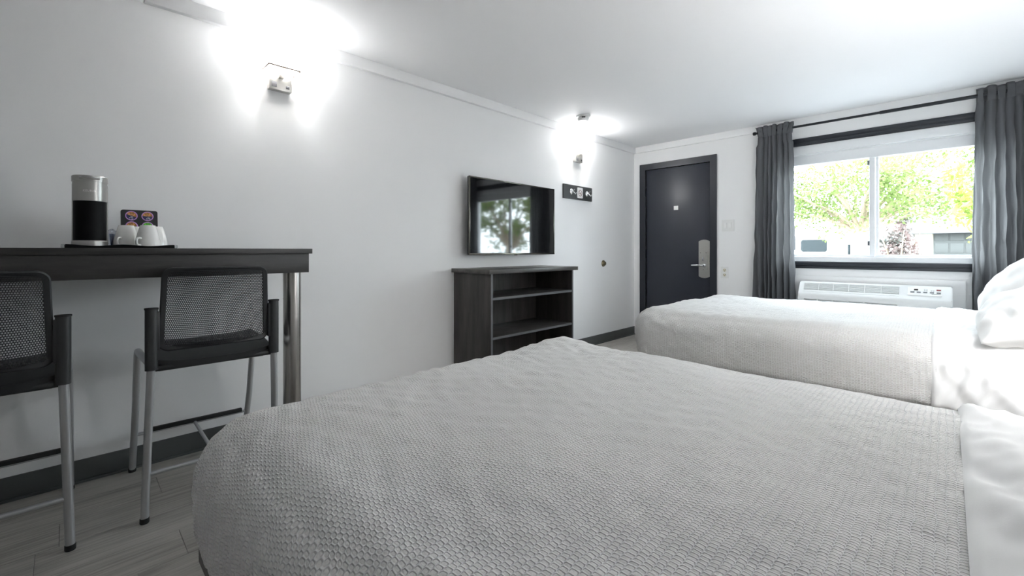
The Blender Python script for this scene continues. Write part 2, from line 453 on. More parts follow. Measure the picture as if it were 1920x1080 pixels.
# ------------------------------------------------------------------ door
dr = tag(MB().box(DX0 + 0.004, DX1 - 0.004, YD + 0.006, YD + 0.050, 0.008, DZ1 - 0.004, bev=0.002).obj('door_1', M_door), 'navy black entrance door with satin nickel lock plate', None, kind='structure')
fr = MB()
FW = 0.078
fr.prism([(DX0 - FW, 0), (DX0 - FW, DZ1 + FW - 0.003), (DX0, DZ1), (DX0, 0)], YD - 0.018, YD + 0.03)
fr.prism([(DX1 + FW - 0.004, 0), (DX1, 0), (DX1, DZ1), (DX1 + FW - 0.004, DZ1 + FW - 0.003)], YD - 0.018, YD + 0.03)
fr.prism([(DX0 - FW, DZ1 + FW - 0.003), (DX1 + FW - 0.004, DZ1 + FW - 0.003), (DX1, DZ1), (DX0, DZ1)], YD - 0.018, YD + 0.03)
fr.obj('door_frame', M_darktrim, dr, 0)
for hz in (1.85, 1.06, 0.25):
    h = MB().box(DX0 - 0.012, DX0 + 0.006, YD - 0.022, YD + 0.004, hz - 0.055, hz + 0.055, bev=0.002)
    h.tube([(DX0 - 0.003, YD - 0.022, hz - 0.057), (DX0 - 0.003, YD - 0.022, hz + 0.057)], 0.007, 10); h.obj('hinge', M_darktrim, dr)
tag(MB().box(-2.392, -2.338, YD + 0.0005, YD + 0.0065, 1.600, 1.650, bev=0.001).obj('notice_sticker', M_whitepl, dr), 'small white square sticker')
def capsule_plate(cx, z0, z1, hw, crown, d0, d1, n=14):
    pts = []
    for k in range(n + 1):
        t_ = -1 + 2 * k / n; pts.append((cx + hw * t_, z1 - crown * t_ * t_))
    for k in range(n + 1):
        t_ = 1 - 2 * k / n; pts.append((cx + hw * t_, z0 + crown * t_ * t_))
    return MB().prism(pts, d0, d1)
lx = -2.024
lp = capsule_plate(lx, 0.778, 1.229, 0.063, 0.020, YD + 0.008, YD - 0.002).obj('lock_plate', M_nickel, dr); tag(lp, 'tall satin nickel lock backplate')
capsule_plate(lx + 0.004, 0.866, 1.098, 0.044, 0.010, YD + 0.002, YD - 0.030).obj('lock_case', M_nickel, lp)
hd = MB().lathe([(0.020, 0), (0.020, 0.012), (0.011, 0.014), (0.011, 0.045)], 20, T(lx + 0.014, YD - 0.028, 0.925) @ RX(R(90)))
hd.tube([(lx + 0.014, YD - 0.066, 0.925), (lx - 0.03, YD - 0.070, 0.928), (lx - 0.085, YD - 0.069, 0.929), (lx - 0.122, YD - 0.066, 0.928)], [0.0115, 0.0115, 0.0105, 0.0085], 14)
hd.obj('lever_handle', M_chrome, lp)
MB().lathe([(0.012, 0), (0.012, 0.006), (0.0001, 0.0065)], 16, T(lx + 0.002, YD - 0.030, 1.002) @ RX(R(90))).prism([(lx - 0.007, 0.985), (lx + 0.011, 0.985), (lx + 0.006, 1.028), (lx - 0.002, 1.028)], YD - 0.052, YD - 0.032).obj('thumb_turn', M_chrome, lp)
for sx, sz in ((-0.03, 1.075), (0.034, 1.075), (0.002, 0.878)):
    MB().lathe([(0.004, 0), (0.004, 0.003)], 10, T(lx + sx, YD - 0.029, sz) @ RX(R(90))).obj('screw', M_ink, lp)
# threshold
tag(MB().box(DX0, DX1, YD - 0.02, YD + 0.06, 0.0, 0.014, bev=0.003).obj('threshold', M_steel, dr), 'metal threshold strip')

# ------------------------------------------------------------------ window
win = tag(empty('window_1', ((WX0 + WX1) / 2, YD, WZ0)), 'white two-pane sliding window with navy black trim boards', None, kind='structure')
def wpart(b, name, m, label=None, parent=win, smooth=35):
    b.bm.transform(T(-(WX0 + WX1) / 2, -YD, -WZ0)) if parent is win else None
    o = b.obj(name, m, parent, smooth)
    if label: o['label'] = label
    return o
# reveal boards that line the opening
wpart(MB().box(WX0, WX1, YD - 0.004, YD + 0.075, 2.079, WZ1, bev=0.002).box(WX0, WX1, YD + 0.030, YD + 0.125, 2.068, 2.092, bev=0.002), 'head_board', M_vinyl)
GY = YD + 0.10
wpart(MB().box(WX0, WX1, YD + 0.045, YD + 0.125, 1.977, 2.075, bev=0.004), 'frame_head', M_vinyl)
wpart(MB().box(WX0, WX1, YD + 0.035, YD + 0.125, WZ0, 1.040, bev=0.004).box(WX0, WX1, YD + 0.075, YD + 0.12, 1.040, 1.062, bev=0.003), 'frame_sill', M_vinyl)
wpart(MB().box(WX0, WX0 + 0.05, YD + 0.045, YD + 0.125, 1.03, 1.99, bev=0.004), 'frame_jamb', M_vinyl)
wpart(MB().box(WX1 - 0.05, WX1, YD + 0.045, YD + 0.125, 1.03, 1.99, bev=0.004), 'frame_jamb', M_vinyl)
st = wpart(MB().box(-0.520, -0.478, YD + 0.062, YD + 0.100, 1.045, 1.985, bev=0.003), 'sash_stile', M_vinyl)
wpart(MB().box(-0.474, -0.452, YD + 0.085, YD + 0.120, 1.045, 1.985, bev=0.003), 'fixed_stile', M_vinyl)
for zz in (1.93, 1.17):
    b = MB().box(-0.534, -0.518, YD + 0.055, YD + 0.075, zz - 0.022, zz + 0.022, bev=0.003); b.bm.transform(T(-(WX0 + WX1) / 2, -YD, -WZ0)); b.obj('sash_latch', M_grey, st)
wpart(MB().box(WX0 + 0.04, -0.515, YD + 0.080, YD + 0.084, 1.05, 1.985), 'pane', M_glass, smooth=0)
wpart(MB().box(-0.478, WX1 - 0.04, YD + 0.102, YD + 0.106, 1.05, 1.985), 'pane', M_glass, smooth=0)
# dark moulded trim boards around the opening
def mould(b, x0, x1, z0, z1):
    h = z1 - z0
    b.box(x0, x1, YD - 0.014, YD + 0.004, z0, z1, bev=0.002)
    b.box(x0, x1, YD - 0.024, YD - 0.010, z0 + h * .10, z0 + h * .36, bev=0.004)
    b.box(x0, x1, YD - 0.020, YD - 0.010, z0 + h * .48, z0 + h * .92, bev=0.005)
    return b
wpart(mould(MB(), WX0 - 0.075, WX1 + 0.075, 2.162, 2.240), 'trim_board', M_darktrim, 'navy black moulded trim board')
wpart(mould(MB(), WX0 - 0.075, WX1 + 0.075, 0.922, 0.992), 'trim_board', M_darktrim, 'navy black moulded trim board')
for xx in (WX0 - 0.075, WX1):
    wpart(MB().box(xx, xx + 0.075, YD - 0.018, YD + 0.004, 0.99, 2.164, bev=0.003), 'trim_board', M_darktrim, 'navy black moulded trim board')

# ================================================================== BEDS
def bend(U, V, xf, yn, yf, zt, r, off=0.0, crown=0.018, bump=None, bulge=0.02):
    """lay flat cloth coordinates (U along the bed, V across) over a rounded mattress"""
    ix = xf + r; iy0, iy1 = yn + r, yf - r
    cx = np.maximum(U, ix); cy = np.clip(V, iy0, iy1)
    ox, oy = U - cx, V - cy
    L = np.maximum(np.abs(ox), np.abs(oy)); n = np.hypot(ox, oy) + 1e-9
    dx, dy = ox / n, oy / n
    a = np.minimum(L / r, PI / 2)
    h = r * np.sin(a); d = r * (1 - np.cos(a)) + np.maximum(0, L - r * PI / 2)
    fall = np.clip(d / 0.36, 0, 1.4)
    h = h + off * np.sin(a) + bulge * np.sin(np.clip(fall, 0, 1) * PI) * (d > r * .3) - 0.03 * np.clip(fall - 0.86, 0, 1) / .14 * (d > .25)
    X = cx + dx * h; Y = cy + dy * h
    e = np.clip((np.minimum(np.minimum(U - xf, V - yn), yf - V)) / 0.35, 0, 1)
    Z = zt - d + off * np.cos(a) + crown * (e * (2 - e)) * (d < r)
    if bump is not None: Z = Z + bump(U, V) * (d < r * 1.2)
    return X, Y, Z

def make_bed(name, label, xf, xh, yn, yf, zt, hem, fold, spread_label, sheet_label, seed, bump=None, step=0.009, near_pl=True):
    r = 0.115
    bed = thing(name, label, 'bed', ((xf + xh) / 2, (yn + yf) / 2, 0))
    iv = bed.location.copy()
    def part(b, nm, m):
        b.bm.transform(T(-iv.x, -iv.y, 0)); return b.obj(nm, m, bed)
    part(MB().box(xf + 0.04, xh, yn + 0.04, yf - 0.04, 0.36, zt - 0.02, bev=0.09, seg=5), 'mattress', M_mattress)
    part(MB().box(xf + 0.06, xh, yn + 0.06, yf - 0.06, 0.19, 0.37, bev=0.03, seg=3), 'box_spring', M_mattress)
    for yy in (yn - 0.004, yf + 0.004):
        sgn = 1 if yy < (yn + yf) / 2 else -1
        part(MB().box(xf + 0.005, xh - 0.02, yy - 0.003, yy + 0.003, 0.245, 0.312, bev=0.0015).box(xf + 0.005, xh - 0.02, min(yy, yy + sgn * .05), max(yy, yy + sgn * .05), 0.245, 0.251), 'side_rail', M_frame)
    part(MB().box(xf + 0.3, xf + 0.35, yn + .02, yf - .02, 0.16, 0.20), 'cross_rail', M_frame)
    part(MB().box(xh - 0.35, xh - 0.3, yn + .02, yf - .02, 0.16, 0.20), 'cross_rail', M_frame)
    for lxx in (xf + 0.325, xh - 0.325):
        for lyy in (yn + 0.2, yf - 0.2):
            part(MB().tube([(lxx, lyy, 0.03), (lxx, lyy, 0.19)], 0.019, 12).lathe([(0.028, 0), (0.03, 0.015), (0.02, 0.035)], 16, T(lxx, lyy, 0)), 'leg', M_frame)
    part(MB().box(xh + 0.005, WR - 0.002, yn - 0.03, yf + 0.03, 0.30, 1.12, bev=0.012), 'headboard', M_woodY)
    # coverlet
    drop = zt - hem + r * (PI / 2 - 1)
    def cloth(u0, off, b2, hemdrop, u1, st, wob, sd, nm, m):
        us = np.arange(u0, u1 + st / 2, st); vs = np.arange(yn - hemdrop, yf + hemdrop + st / 2, st)
        U, V = np.meshgrid(us, vs, indexing='ij')
        X, Y, Z = bend(U, V, xf, yn, yf, zt, r, off, bump=b2)
        P = np.stack([X, Y, Z], -1)
        gu = np.gradient(P, axis=0); gv = np.gradient(P, axis=1)
        N = np.cross(gu, gv); N /= (np.linalg.norm(N, axis=-1, keepdims=True) + 1e-12)
        P = P + N * wob(U, V)[..., None]
        return link(nm, grid_mesh(nm, P, m, np.stack([U, V], -1)))
    def wob_spread(U, V):
        side = np.clip((yn + 0.06 - V) / 0.12, 0, 1) + np.clip((V - yf + 0.06) / 0.12, 0, 1)
        foot = np.clip((xf + 0.75 - U) / 0.6, 0, 1)
        return (0.0012 + 0.0016 * foot) * wavenoise(U, V, 0.07, 22, seed) + 0.0035 * wavenoise(U, V, 0.5, 10, seed + 1) + side * 0.0022 * np.sin((U + 0.006 * wavenoise(U, V, .15, 6, seed + 3)) * 2 * PI / 0.035)
    def bmp(U, V): return (bump(U, V) if bump else 0) + 0.004 * wavenoise(U, V, 0.7, 8, seed + 5)
    sp = cloth(xf - drop, 0.008, bmp, drop, fold + 0.02, step, wob_spread, seed, 'bedspread', M_waffle)
    tag(sp, spread_label, 'bedspread', 'crinkled white bedspreads')
    def wob_sheet(U, V):
        side = np.clip((yn + 0.08 - V) / 0.14, 0, 1) + np.clip((V - yf + 0.08) / 0.14, 0, 1)
        near = np.exp(-((U - fold) / 0.02) ** 2)
        W = 0.0045 * wavenoise(U * 1.0 + V * .35, V * 0.5, 0.11, 10, seed + 7) + 0.005 * wavenoise(U, V, 0.28, 10, seed + 8)
        W = W + 0.0022 * wavenoise(U * 1.3 - V * .5, V * .45 + U * .1, 0.045, 14, seed + 12)
        W = W + side * 0.006 * np.sin((U + .25 * (yn - V) + 0.01 * wavenoise(U, V, .2, 6, seed + 9)) * 2 * PI / 0.075)
        hemroll = -0.010 * np.clip(1 - (U - fold) / 0.012, 0, 1) ** 2
        return W * (1 - .7 * near) + hemroll + 0.006
    sh = cloth(fold, 0.014, bmp, drop + 0.03, xh, 0.010, wob_sheet, seed + 2, 'folded_sheet', M_sheet)
    tag(sh, sheet_label, 'sheet', 'folded white top sheets')
    return bed

def bump_near(U, V): return 0.016 * np.exp(-(((U + 1.36) / 0.16) ** 2 + ((V - 1.72) / 0.16) ** 2))
make_bed('bed', 'queen bed beside the bar stools, its coverlet showing a dark foot rail', -1.468, 0.53, 0.262, 1.845, 0.640, 0.318, 0.022,
         'crinkled white bedspread on the bed beside the bar stools', 'smooth white sheet folded over the bedspread beside the bar stools', 11, bump_near)
make_bed('bed', 'queen bed in front of the air conditioner and entrance door', -1.685, 0.53, 3.02, 4.56, 0.655, 0.20, -0.055,
         'crinkled white bedspread on the bed below the window', 'smooth white sheet folded back below the leaning pillows by the window', 23, None, 0.010)

def pillow(label, loc, rot, sx, sy, sz, seed, group):
    n = 72; a = np.linspace(-1, 1, n); U, V = np.meshgrid(a, a, indexing='ij')
    prof = np.clip((1 - np.abs(U) ** 2.6), 0, 1) ** 0.55 * np.clip((1 - np.abs(V) ** 2.6), 0, 1) ** 0.55
    pin = 1 - 0.07 * (np.abs(U) * np.abs(V)) ** 0.5 * 0
    X = U * sx / 2 * (1 - 0.06 * V * V + 0.04 * (U * V) ** 2); Y = V * sy / 2 * (1 - 0.06 * U * U + 0.04 * (U * V) ** 2)
    wr = 0.010 * wavenoise(U * .3, V * .3, 0.10, 12, seed) * (0.4 + np.maximum(np.abs(U), np.abs(V)) ** 3) + 0.008 * wavenoise(U * .3, V * .3, 0.3, 8, seed + 1)
    top = np.stack([X, Y, prof * sz / 2 + wr * prof ** .4], -1); bot = np.stack([X, Y, -prof * sz / 2 + wr * .6 * prof ** .4], -1)
    b = bmesh.new()
    def add(P, flip):
        vs = [[b.verts.new(P[i, j]) for j in range(n)] for i in range(n)]
        for i in range(n - 1):
            for j in range(n - 1):
                f = (vs[i][j], vs[i + 1][j], vs[i + 1][j + 1], vs[i][j + 1]); b.faces.new(f if not flip else f[::-1])
    add(top, False); add(bot, True); bmesh.ops.remove_doubles(b, verts=b.verts, dist=0.0006)
    me = bpy.data.meshes.new('pillow'); b.to_mesh(me); b.free(); me.materials.append(M_pillow)
    me.polygons.foreach_set('use_smooth', [True] * len(me.polygons))
    o = link('pillow', me); o.location = loc; o.rotation_euler = rot
    return tag(o, label, 'pillow', group)
G = 'white pillows at the bed heads'
pillow('white pillow leaning at the window bed head, on the side facing the other bed', (0.335, 3.34, 0.805), (R(3), R(-30), R(-3)), 0.50, 0.76, 0.25, 31, G)
pillow('white pillow leaning at the window bed head, next to the curtain', (0.345, 4.10, 0.880), (R(-2), R(-50), R(2)), 0.54, 0.76, 0.25, 33, G)

# ================================================================== BAR COUNTER
CT = 1.110
ct = thing('bar_counter', 'dark espresso wood bar counter fixed along the wall on a steel leg', 'counter', (-2.62, 0.0, 0))
def cpart(b, nm, m, sm=35):
    b.bm.transform(T(2.62, 0, 0)); return b.obj(nm, m, ct, sm)
cpart(MB().box(WL + 0.001, -2.300, -1.35, 0.881, CT - 0.025, CT, bev=0.0015), 'counter_top', M_woodY)
cpart(MB().box(-2.334, -2.312, -1.33, 0.868, CT - 0.120, CT - 0.024, bev=0.001), 'apron', M_woodY)
cpart(MB().box(WL + 0.001, -2.330, 0.846, 0.868, CT - 0.120, CT - 0.024, bev=0.001), 'apron', M_woodY)
cpart(MB().box(WL + 0.001, WL + 0.022, -1.33, 0.846, CT - 0.100, CT - 0.024), 'wall_cleat', M_woodY)
leg = MB().tube([(-2.38, 0.81, 0.0), (-2.38, 0.81, CT - 0.03)], 0.041, 32)
leg.lathe([(0.06, 0), (0.06, 0.006), (0.043, 0.010)], 32, T(-2.38, 0.81, 0)).lathe([(0.0422, 0.855), (0.0422, 0.858)], 32, T(-2.38, .81, 0)).lathe([(0.043, CT - .05), (0.06, CT - .045), (0.06, CT - .03)], 32, T(-2.38, .81, 0))
cpart(leg, 'leg', M_steel)
def outlet(name, label, x, y, z, w_, h_, face, parts='outlet', group=None):
    """face: 'x' on the left wall, 'y' on the door wall"""
    mt = Matrix.Identity(4) if face == 'y' else RZ(R(90))
    o = thing(name, label, 'outlet' if parts == 'outlet' else 'switch', (x, y, z), 0 if face == 'y' else R(90), group)
    MB().prism(rounded_rect(-w_ / 2, w_ / 2, -h_ / 2, h_ / 2, 0.004), 0.0, -0.006).obj('cover_plate', M_whitepl, o)
    if parts == 'outlet':
        for s in (-1, 1):
            f = MB().prism(rounded_rect(-0.016, 0.016, s * 0.027 - 0.017, s * 0.027 + 0.017, 0.012), -0.005, -0.0085).obj('socket', M_cream, o)
            sl = MB().box(-0.010, -0.006, -0.0095, -0.008, s * .027 - .001, s * .027 + .010).box(0.006, 0.010, -0.0095, -0.008, s * .027 - .001, s * .027 + .010)
            sl.lathe([(0.004, 0), (0.004, 0.001)], 10, T(0, -0.0084, s * .027 - .009) @ RX(R(90))); sl.obj('slot', M_ink, f)
    else:
        for s in (-1, 1):
            MB().prism([(-0.0, -0.033), (0, 0.033), (0.0, 0.033), (0, -.033)], 0, 0).bm.free()
            b = MB().box(s * 0.024 - 0.0155, s * 0.024 + 0.0155, -0.011, -0.004, -0.032, 0.032, bev=0.002)
            b.bm.transform(T(0, 0, 0)); b.obj('rocker', M_whitepl2, o)
    return o
M_cream = mat('cream_socket', (0.62, 0.58, 0.46), 0.4)
M_whitepl2 = mat('white_rocker', (0.84, 0.84, 0.83), 0.3, var=0.01)
outlet('wall_outlet', 'white wall outlet right under the counter behind the steel leg', WL, 0.985, 0.91, 0.074, 0.118, 'x')
outlet('wall_outlet', 'white wall outlet low on the wall behind the steel leg', WL, 0.985, 0.33, 0.074, 0.118, 'x')
outlet('light_switch', 'white double rocker light switch beside the entrance door', -1.760, YD, 1.384, 0.132, 0.132, 'y', 'switch')
outlet('wall_outlet', 'white outlet plate with cream sockets between the door and the curtain', -1.794, YD, 0.851, 0.080, 0.130, 'y')

# ================================================================== BAR STOOLS
def make_stool():
    """local: +y = front (towards the counter), origin on the floor"""
    root = empty('bar_stool')
    px, py = 0.2235, -0.295
    zs = 0.632
    for s in (-1, 1):
        MB().tube([(s * px, py, 0.66), (s * (px + .006), py + .012, 0.45), (s * (px + .018), py + .040, 0.012)], 0.0142, 16).obj('leg', M_silver, root)
        lf = [(s * px, py + .01, zs + .008), (s * .236, -0.10, zs + .012), (s * .238, 0.065, zs + .008)]
        for k in range(1, 7):
            a = k / 6 * R(78); lf.append((s * .238, 0.065 + 0.055 * math.sin(a), zs + .008 - 0.055 * (1 - math.cos(a))))
        lf += [(s * .240, 0.195, 0.32), (s * .243, 0.325, 0.012)]
        MB().tube(lf, 0.0142, 16).obj('leg', M_silver, root)
        for q in ((s * (px + .018), py + .040), (s * .243, 0.325)):
            MB().lathe([(0.0145, 0.0), (0.0158, 0.003), (0.0158, 0.020), (0.0150, 0.022)], 18, T(q[0], q[1], 0)).obj('foot_cap', M_rubber, root)
        # moulded post sleeve and cap
        post = MB().prism(rounded_rect(-0.021, 0.021, -0.019, 0.019, 0.018, 6), 0, 0.245, T(s * px, py, 0.622) @ RX(R(90)) @ Matrix.Diagonal((1, 1, -1, 1)))
        po_ = post.obj('back_post', M_blackpl, root)
        MB().prism(rounded_rect(-0.023, 0.023, -0.021, 0.021, 0.019, 6), 0, 0.006, T(s * px, py, 0.864) @ RX(R(90)) @ Matrix.Diagonal((1, 1, -1, 1))).obj('post_cap', M_rubber, po_)
    # footrests
    zf = 0.205
    fy = 0.325 - (0.325 - 0.195) * ((zf - .012) / (0.32 - .012))
    fr_ = MB().tube([(-0.242, fy, zf), (0.242, fy, zf)], 0.0078, 12).obj('front_footrest', M_silver, root)
    MB().box(-0.205, 0.215, fy - 0.011, fy + 0.011, zf + 0.0, zf + 0.020, bev=0.004).obj('footrest_pad', M_rubber, fr_)
    ry = py + 0.040 - 0.028 * (0.2 / 0.45)
    MB().tube([(-0.236, ry, 0.198), (0.236, ry, 0.198)], 0.0085, 12).obj('rear_stretcher', M_silver, root)
    MB().tube([(0, ry, 0.198), (0, fy, zf)], 0.0078, 12).obj('centre_stretcher', M_silver, root)
    # seat: dished shell with a rim
    nu, nv = 40, 40
    a = np.linspace(-1, 1, nu); b_ = np.linspace(-1, 1, nv); U, V = np.meshgrid(a, b_, indexing='ij')
    half = 0.222 * (1 - 0.05 * V ** 2)
    X = U * half; Yc = -0.097 + V * 0.208
    Xr = np.sign(U) * np.minimum(np.abs(X), 0.222)
    Z = 0.643 + 0.016 * np.abs(U) ** 3 + 0.030 * ((V + 1) / 2) ** 0.8 - 0.030 * np.clip(V - .72, 0, 1) ** 1.5
    Yc = Yc - 0.02 * np.abs(U) ** 4 * V
    top = np.stack([X, Yc, Z], -1); bot = np.stack([X * .97, Yc * .99, Z - 0.020 - 0.006 * (1 - U ** 2)], -1)
    bm = bmesh.new()
    vt = [[bm.verts.new(top[i, j]) for j in range(nv)] for i in range(nu)]; vb = [[bm.verts.new(bot[i, j]) for j in range(nv)] for i in range(nu)]
    for i in range(nu - 1):
        for j in range(nv - 1):
            bm.faces.new((vt[i][j], vt[i + 1][j], vt[i + 1][j + 1], vt[i][j + 1])); bm.faces.new((vb[i][j], vb[i][j + 1], vb[i + 1][j + 1], vb[i + 1][j]))
    loop_t = [vt[i][0] for i in range(nu)] + [vt[-1][j] for j in range(1, nv)] + [vt[i][-1] for i in range(nu - 2, -1, -1)] + [vt[0][j] for j in range(nv - 2, 0, -1)]
    loop_b = [vb[i][0] for i in range(nu)] + [vb[-1][j] for j in range(1, nv)] + [vb[i][-1] for i in range(nu - 2, -1, -1)] + [vb[0][j] for j in range(nv - 2, 0, -1)]
    for k in range(len(loop_t)): bm.faces.new((loop_t[k], loop_b[k], loop_b[(k + 1) % len(loop_b)], loop_t[(k + 1) % len(loop_t)]))
    m_ = MB(); m_.bm.free(); m_.bm = bm
    m_.obj('seat', M_blackpl, root, 50)
    un = MB().box(-0.238, 0.238, py - 0.002, py + 0.05, 0.612, 0.634, bev=0.008, seg=3)
    un.box(-0.205, 0.205, -0.25, 0.10, 0.600, 0.636, bev=0.012, seg=3); un.obj('seat_pan', M_blackpl, root)
    # backrest shell
    def S(u, v):
        """u,v in [-1,1]: across, up"""
        hw = 0.205 - 0.006 * (v + 1) / 2 - 0.010 * max(0, v) ** 3
        x_ = u * hw
        z_ = 0.862 + v * 0.170 + 0.010 * (1 - u * u) * max(0, v) + 0.018 * (1 - u * u) * min(0, v)
        y_ = py + 0.010 - 0.030 * (1 - u * u) - 0.012 * v - 0.014 * v * v * (1 if v > 0 else .4)
        return Vector((x_, y_, z_))
    bm = bmesh.new(); nx, nz = 54, 40
    ux = lambda t_: -0.90 + 1.80 * t_
    vz = lambda t_: -0.88 + 1.74 * t_
    for j in range(nz):
        sh_ = 0.5 if j % 2 else 0.0
        for i in range(-1, nx):
            a0, a1 = (i + sh_) / nx, (i + 1 + sh_) / nx
            if a1 <= 0 or a0 >= 1: continue
            a0, a1 = max(a0, 0), min(a1, 1)
            full = (a1 - a0) > 0.9 / nx
            c0, c1 = j / nz, (j + 1) / nz
            o_ = [bm.verts.new(S(ux(a), vz(c))) for a, c in ((a0, c0), (a1, c0), (a1, c1), (a0, c1))]
            if not full: bm.faces.new(o_); continue
            ma, mc = (a0 + a1) / 2, (c0 + c1) / 2; ha, hc = (a1 - a0) * .39, (c1 - c0) * .38
            q = [bm.verts.new(S(ux(ma + p_ * ha), vz(mc + r_ * hc))) for p_, r_ in ((-.7, -1), (.7, -1), (1, 0), (.7, 1), (-.7, 1), (-1, 0))]
            bm.faces.new((o_[0], o_[1], q[1], q[0])); bm.faces.new((o_[1], q[2], q[1])); bm.faces.new((o_[1], o_[2], q[2]))
            bm.faces.new((o_[2], q[3], q[2])); bm.faces.new((o_[2], o_[3], q[4], q[3])); bm.faces.new((o_[3], q[5], q[4])); bm.faces.new((o_[3], o_[0], q[5])); bm.faces.new((o_[0], q[0], q[5]))
    bmesh.ops.remove_doubles(bm, verts=bm.verts, dist=0.0002)
    m_ = MB(); m_.bm.free(); m_.bm = bm
    pn = m_.obj('perforated_back', M_mesh, root, 0); pn['label'] = 'black perforated backrest panel'; 
    sol = pn.modifiers.new('thickness', 'SOLIDIFY'); sol.thickness = 0.003; sol.offset = 0
    # frame around the panel: flat band swept round a rounded rectangle in (u,v)
    pts = rounded_rect(-0.95, 0.95, -0.94, 0.93, 0.13, 8)
    bm = bmesh.new(); rings = []
    N = len(pts)
    for k, (u, v) in enumerate(pts):
        c = S(u, v)
        e = 1e-3
        du = (S(u + e, v) - S(u - e, v)).normalized(); dv = (S(u, v + e) - S(u, v - e)).normalized(); nn = du.cross(dv).normalized()
        p0, p1 = Vector(pts[k - 1]), Vector(pts[(k + 1) % N]); t2 = (p1 - p0).normalized(); o2 = Vector((t2.y, -t2.x))
        out = (du * o2.x + dv * o2.y).normalized()
        w_ = 0.015; h_ = 0.007
        rings.append([bm.verts.new(c + out * a + nn * b) for a, b in ((-w_ * .8, -h_ * .45), (w_ * .2, -h_), (w_ * .55, -h_ * .6), (w_ * .55, h_ * .6), (w_ * .2, h_), (-w_ * .8, h_ * .45))])
    for k in range(N):
        A, B = rings[k], rings[(k + 1) % N]
        for q in range(6): bm.faces.new((A[q], A[(q + 1) % 6], B[(q + 1) % 6], B[q]))
    m_ = MB(); m_.bm.free(); m_.bm = bm
    m_.obj('back_frame', M_blackpl, root, 40)
    for s in (-1, 1):   # webs joining the shell to the posts
        p = S(s * 0.97, -0.45)
        MB().box(min(p.x, s * px), max(p.x, s * px), py - 0.012, py + 0.012, 0.70, 0.855, bev=0.004).obj('post_web', M_blackpl, root)
    return root
st1 = make_stool(); st1.location = (-2.555, 0.467, 0); st1.rotation_euler = (0, 0, R(90 - 1.0))
tag(st1, 'black bar stool with perforated back standing beside the steel counter leg', 'bar stool', 'bar stools at the counter')
st2 = copy_tree(st1); st2.location = (-2.548, -0.232, 0); st2.rotation_euler = (0, 0, R(90))
tag(st2, 'black bar stool with perforated back in front of the coffee maker end', 'bar stool', 'bar stools at the counter')

# ================================================================== TV CABINET
cb = thing('media_cabinet', 'dark wood open shelf cabinet standing under the television', 'cabinet', (-2.70, 2.79, 0))
def kpart(b, nm, m, sm=35):
    b.bm.transform(T(2.70, -2.79, 0)); return b.obj(nm, m, cb, sm)
M_edgeb = mat('grey_edge_banding', (0.11, 0.112, 0.118), 0.35, var=0.1)
XF = -2.470
kpart(MB().box(WL + 0.002, -2.458, 2.247, 3.370, 0.920, 0.953, bev=0.002), 'top_board', M_woodTop)
for y0 in (2.272, 3.292):
    sd = kpart(MB().box(WL + 0.004, XF, y0, y0 + 0.019, 0.0, 0.921, bev=0.001), 'side_panel', M_woodZ)
    e = MB().box(XF - 0.001, XF + 0.0012, y0, y0 + 0.019, 0.0, 0.920); e.bm.transform(T(2.70, -2.79, 0)); e.obj('edge_band', M_edgeb, sd, 0)
kpart(MB().box(WL + 0.006, WL + 0.014, 2.29, 3.293, 0.06, 0.921), 'back_panel', M_woodZ, 0)
for z0 in (0.718, 0.414, 0.100):
    s_ = kpart(MB().box(WL + 0.014, XF - 0.004, 2.2905, 3.2925, z0, z0 + 0.019, bev=0.001), 'shelf', M_woodTop)
    e = MB().box(XF - 0.005, XF - 0.0025, 2.2905, 3.2925, z0, z0 + 0.019); e.bm.transform(T(2.70, -2.79, 0)); e.obj('edge_band', M_edgeb, s_, 0)
kpart(MB().box(XF - 0.06, XF - 0.045, 2.29, 3.293, 0.0, 0.101), 'toe_kick', M_woodY, 0)

# ================================================================== TELEVISION
TVX = -2.835
tv = thing('television', 'flat black wall television reflecting the window', 'television', (TVX, 2.925, 1.395), R(0.8))
MB().box(-0.030, -0.004, -0.567, 0.567, -0.330, 0.330, bev=0.004).obj('housing', M_tvback, tv)
MB().box(-0.065, -0.028, -0.40, 0.40, -0.25, 0.16, bev=0.012).obj('rear_box', M_tvback, tv)
bz = MB().box(-0.012, 0.001, -0.569, -0.559, -0.332, 0.332, bev=0.0015).box(-0.012, 0.001, 0.559, 0.569, -0.332, 0.332, bev=0.0015)
bz.box(-0.012, 0.001, -0.569, 0.569, 0.322, 0.332, bev=0.0015).box(-0.014, 0.003, -0.569, 0.569, -0.332, -0.317, bev=0.003)
bz.obj('bezel', M_bezel, tv)
MB().box(-0.006, -0.002, -0.560, 0.560, -0.318, 0.323).obj('screen', M_screen, tv, 0)
MB().box(-0.010, 0.000, -0.018, 0.018, -0.338, -0.330, bev=0.002).obj('sensor', M_bezel, tv)
MB().box(-0.096, -0.060, -0.20, 0.20, -0.16, 0.16, bev=0.003).obj('wall_mount', M_tvback, tv)

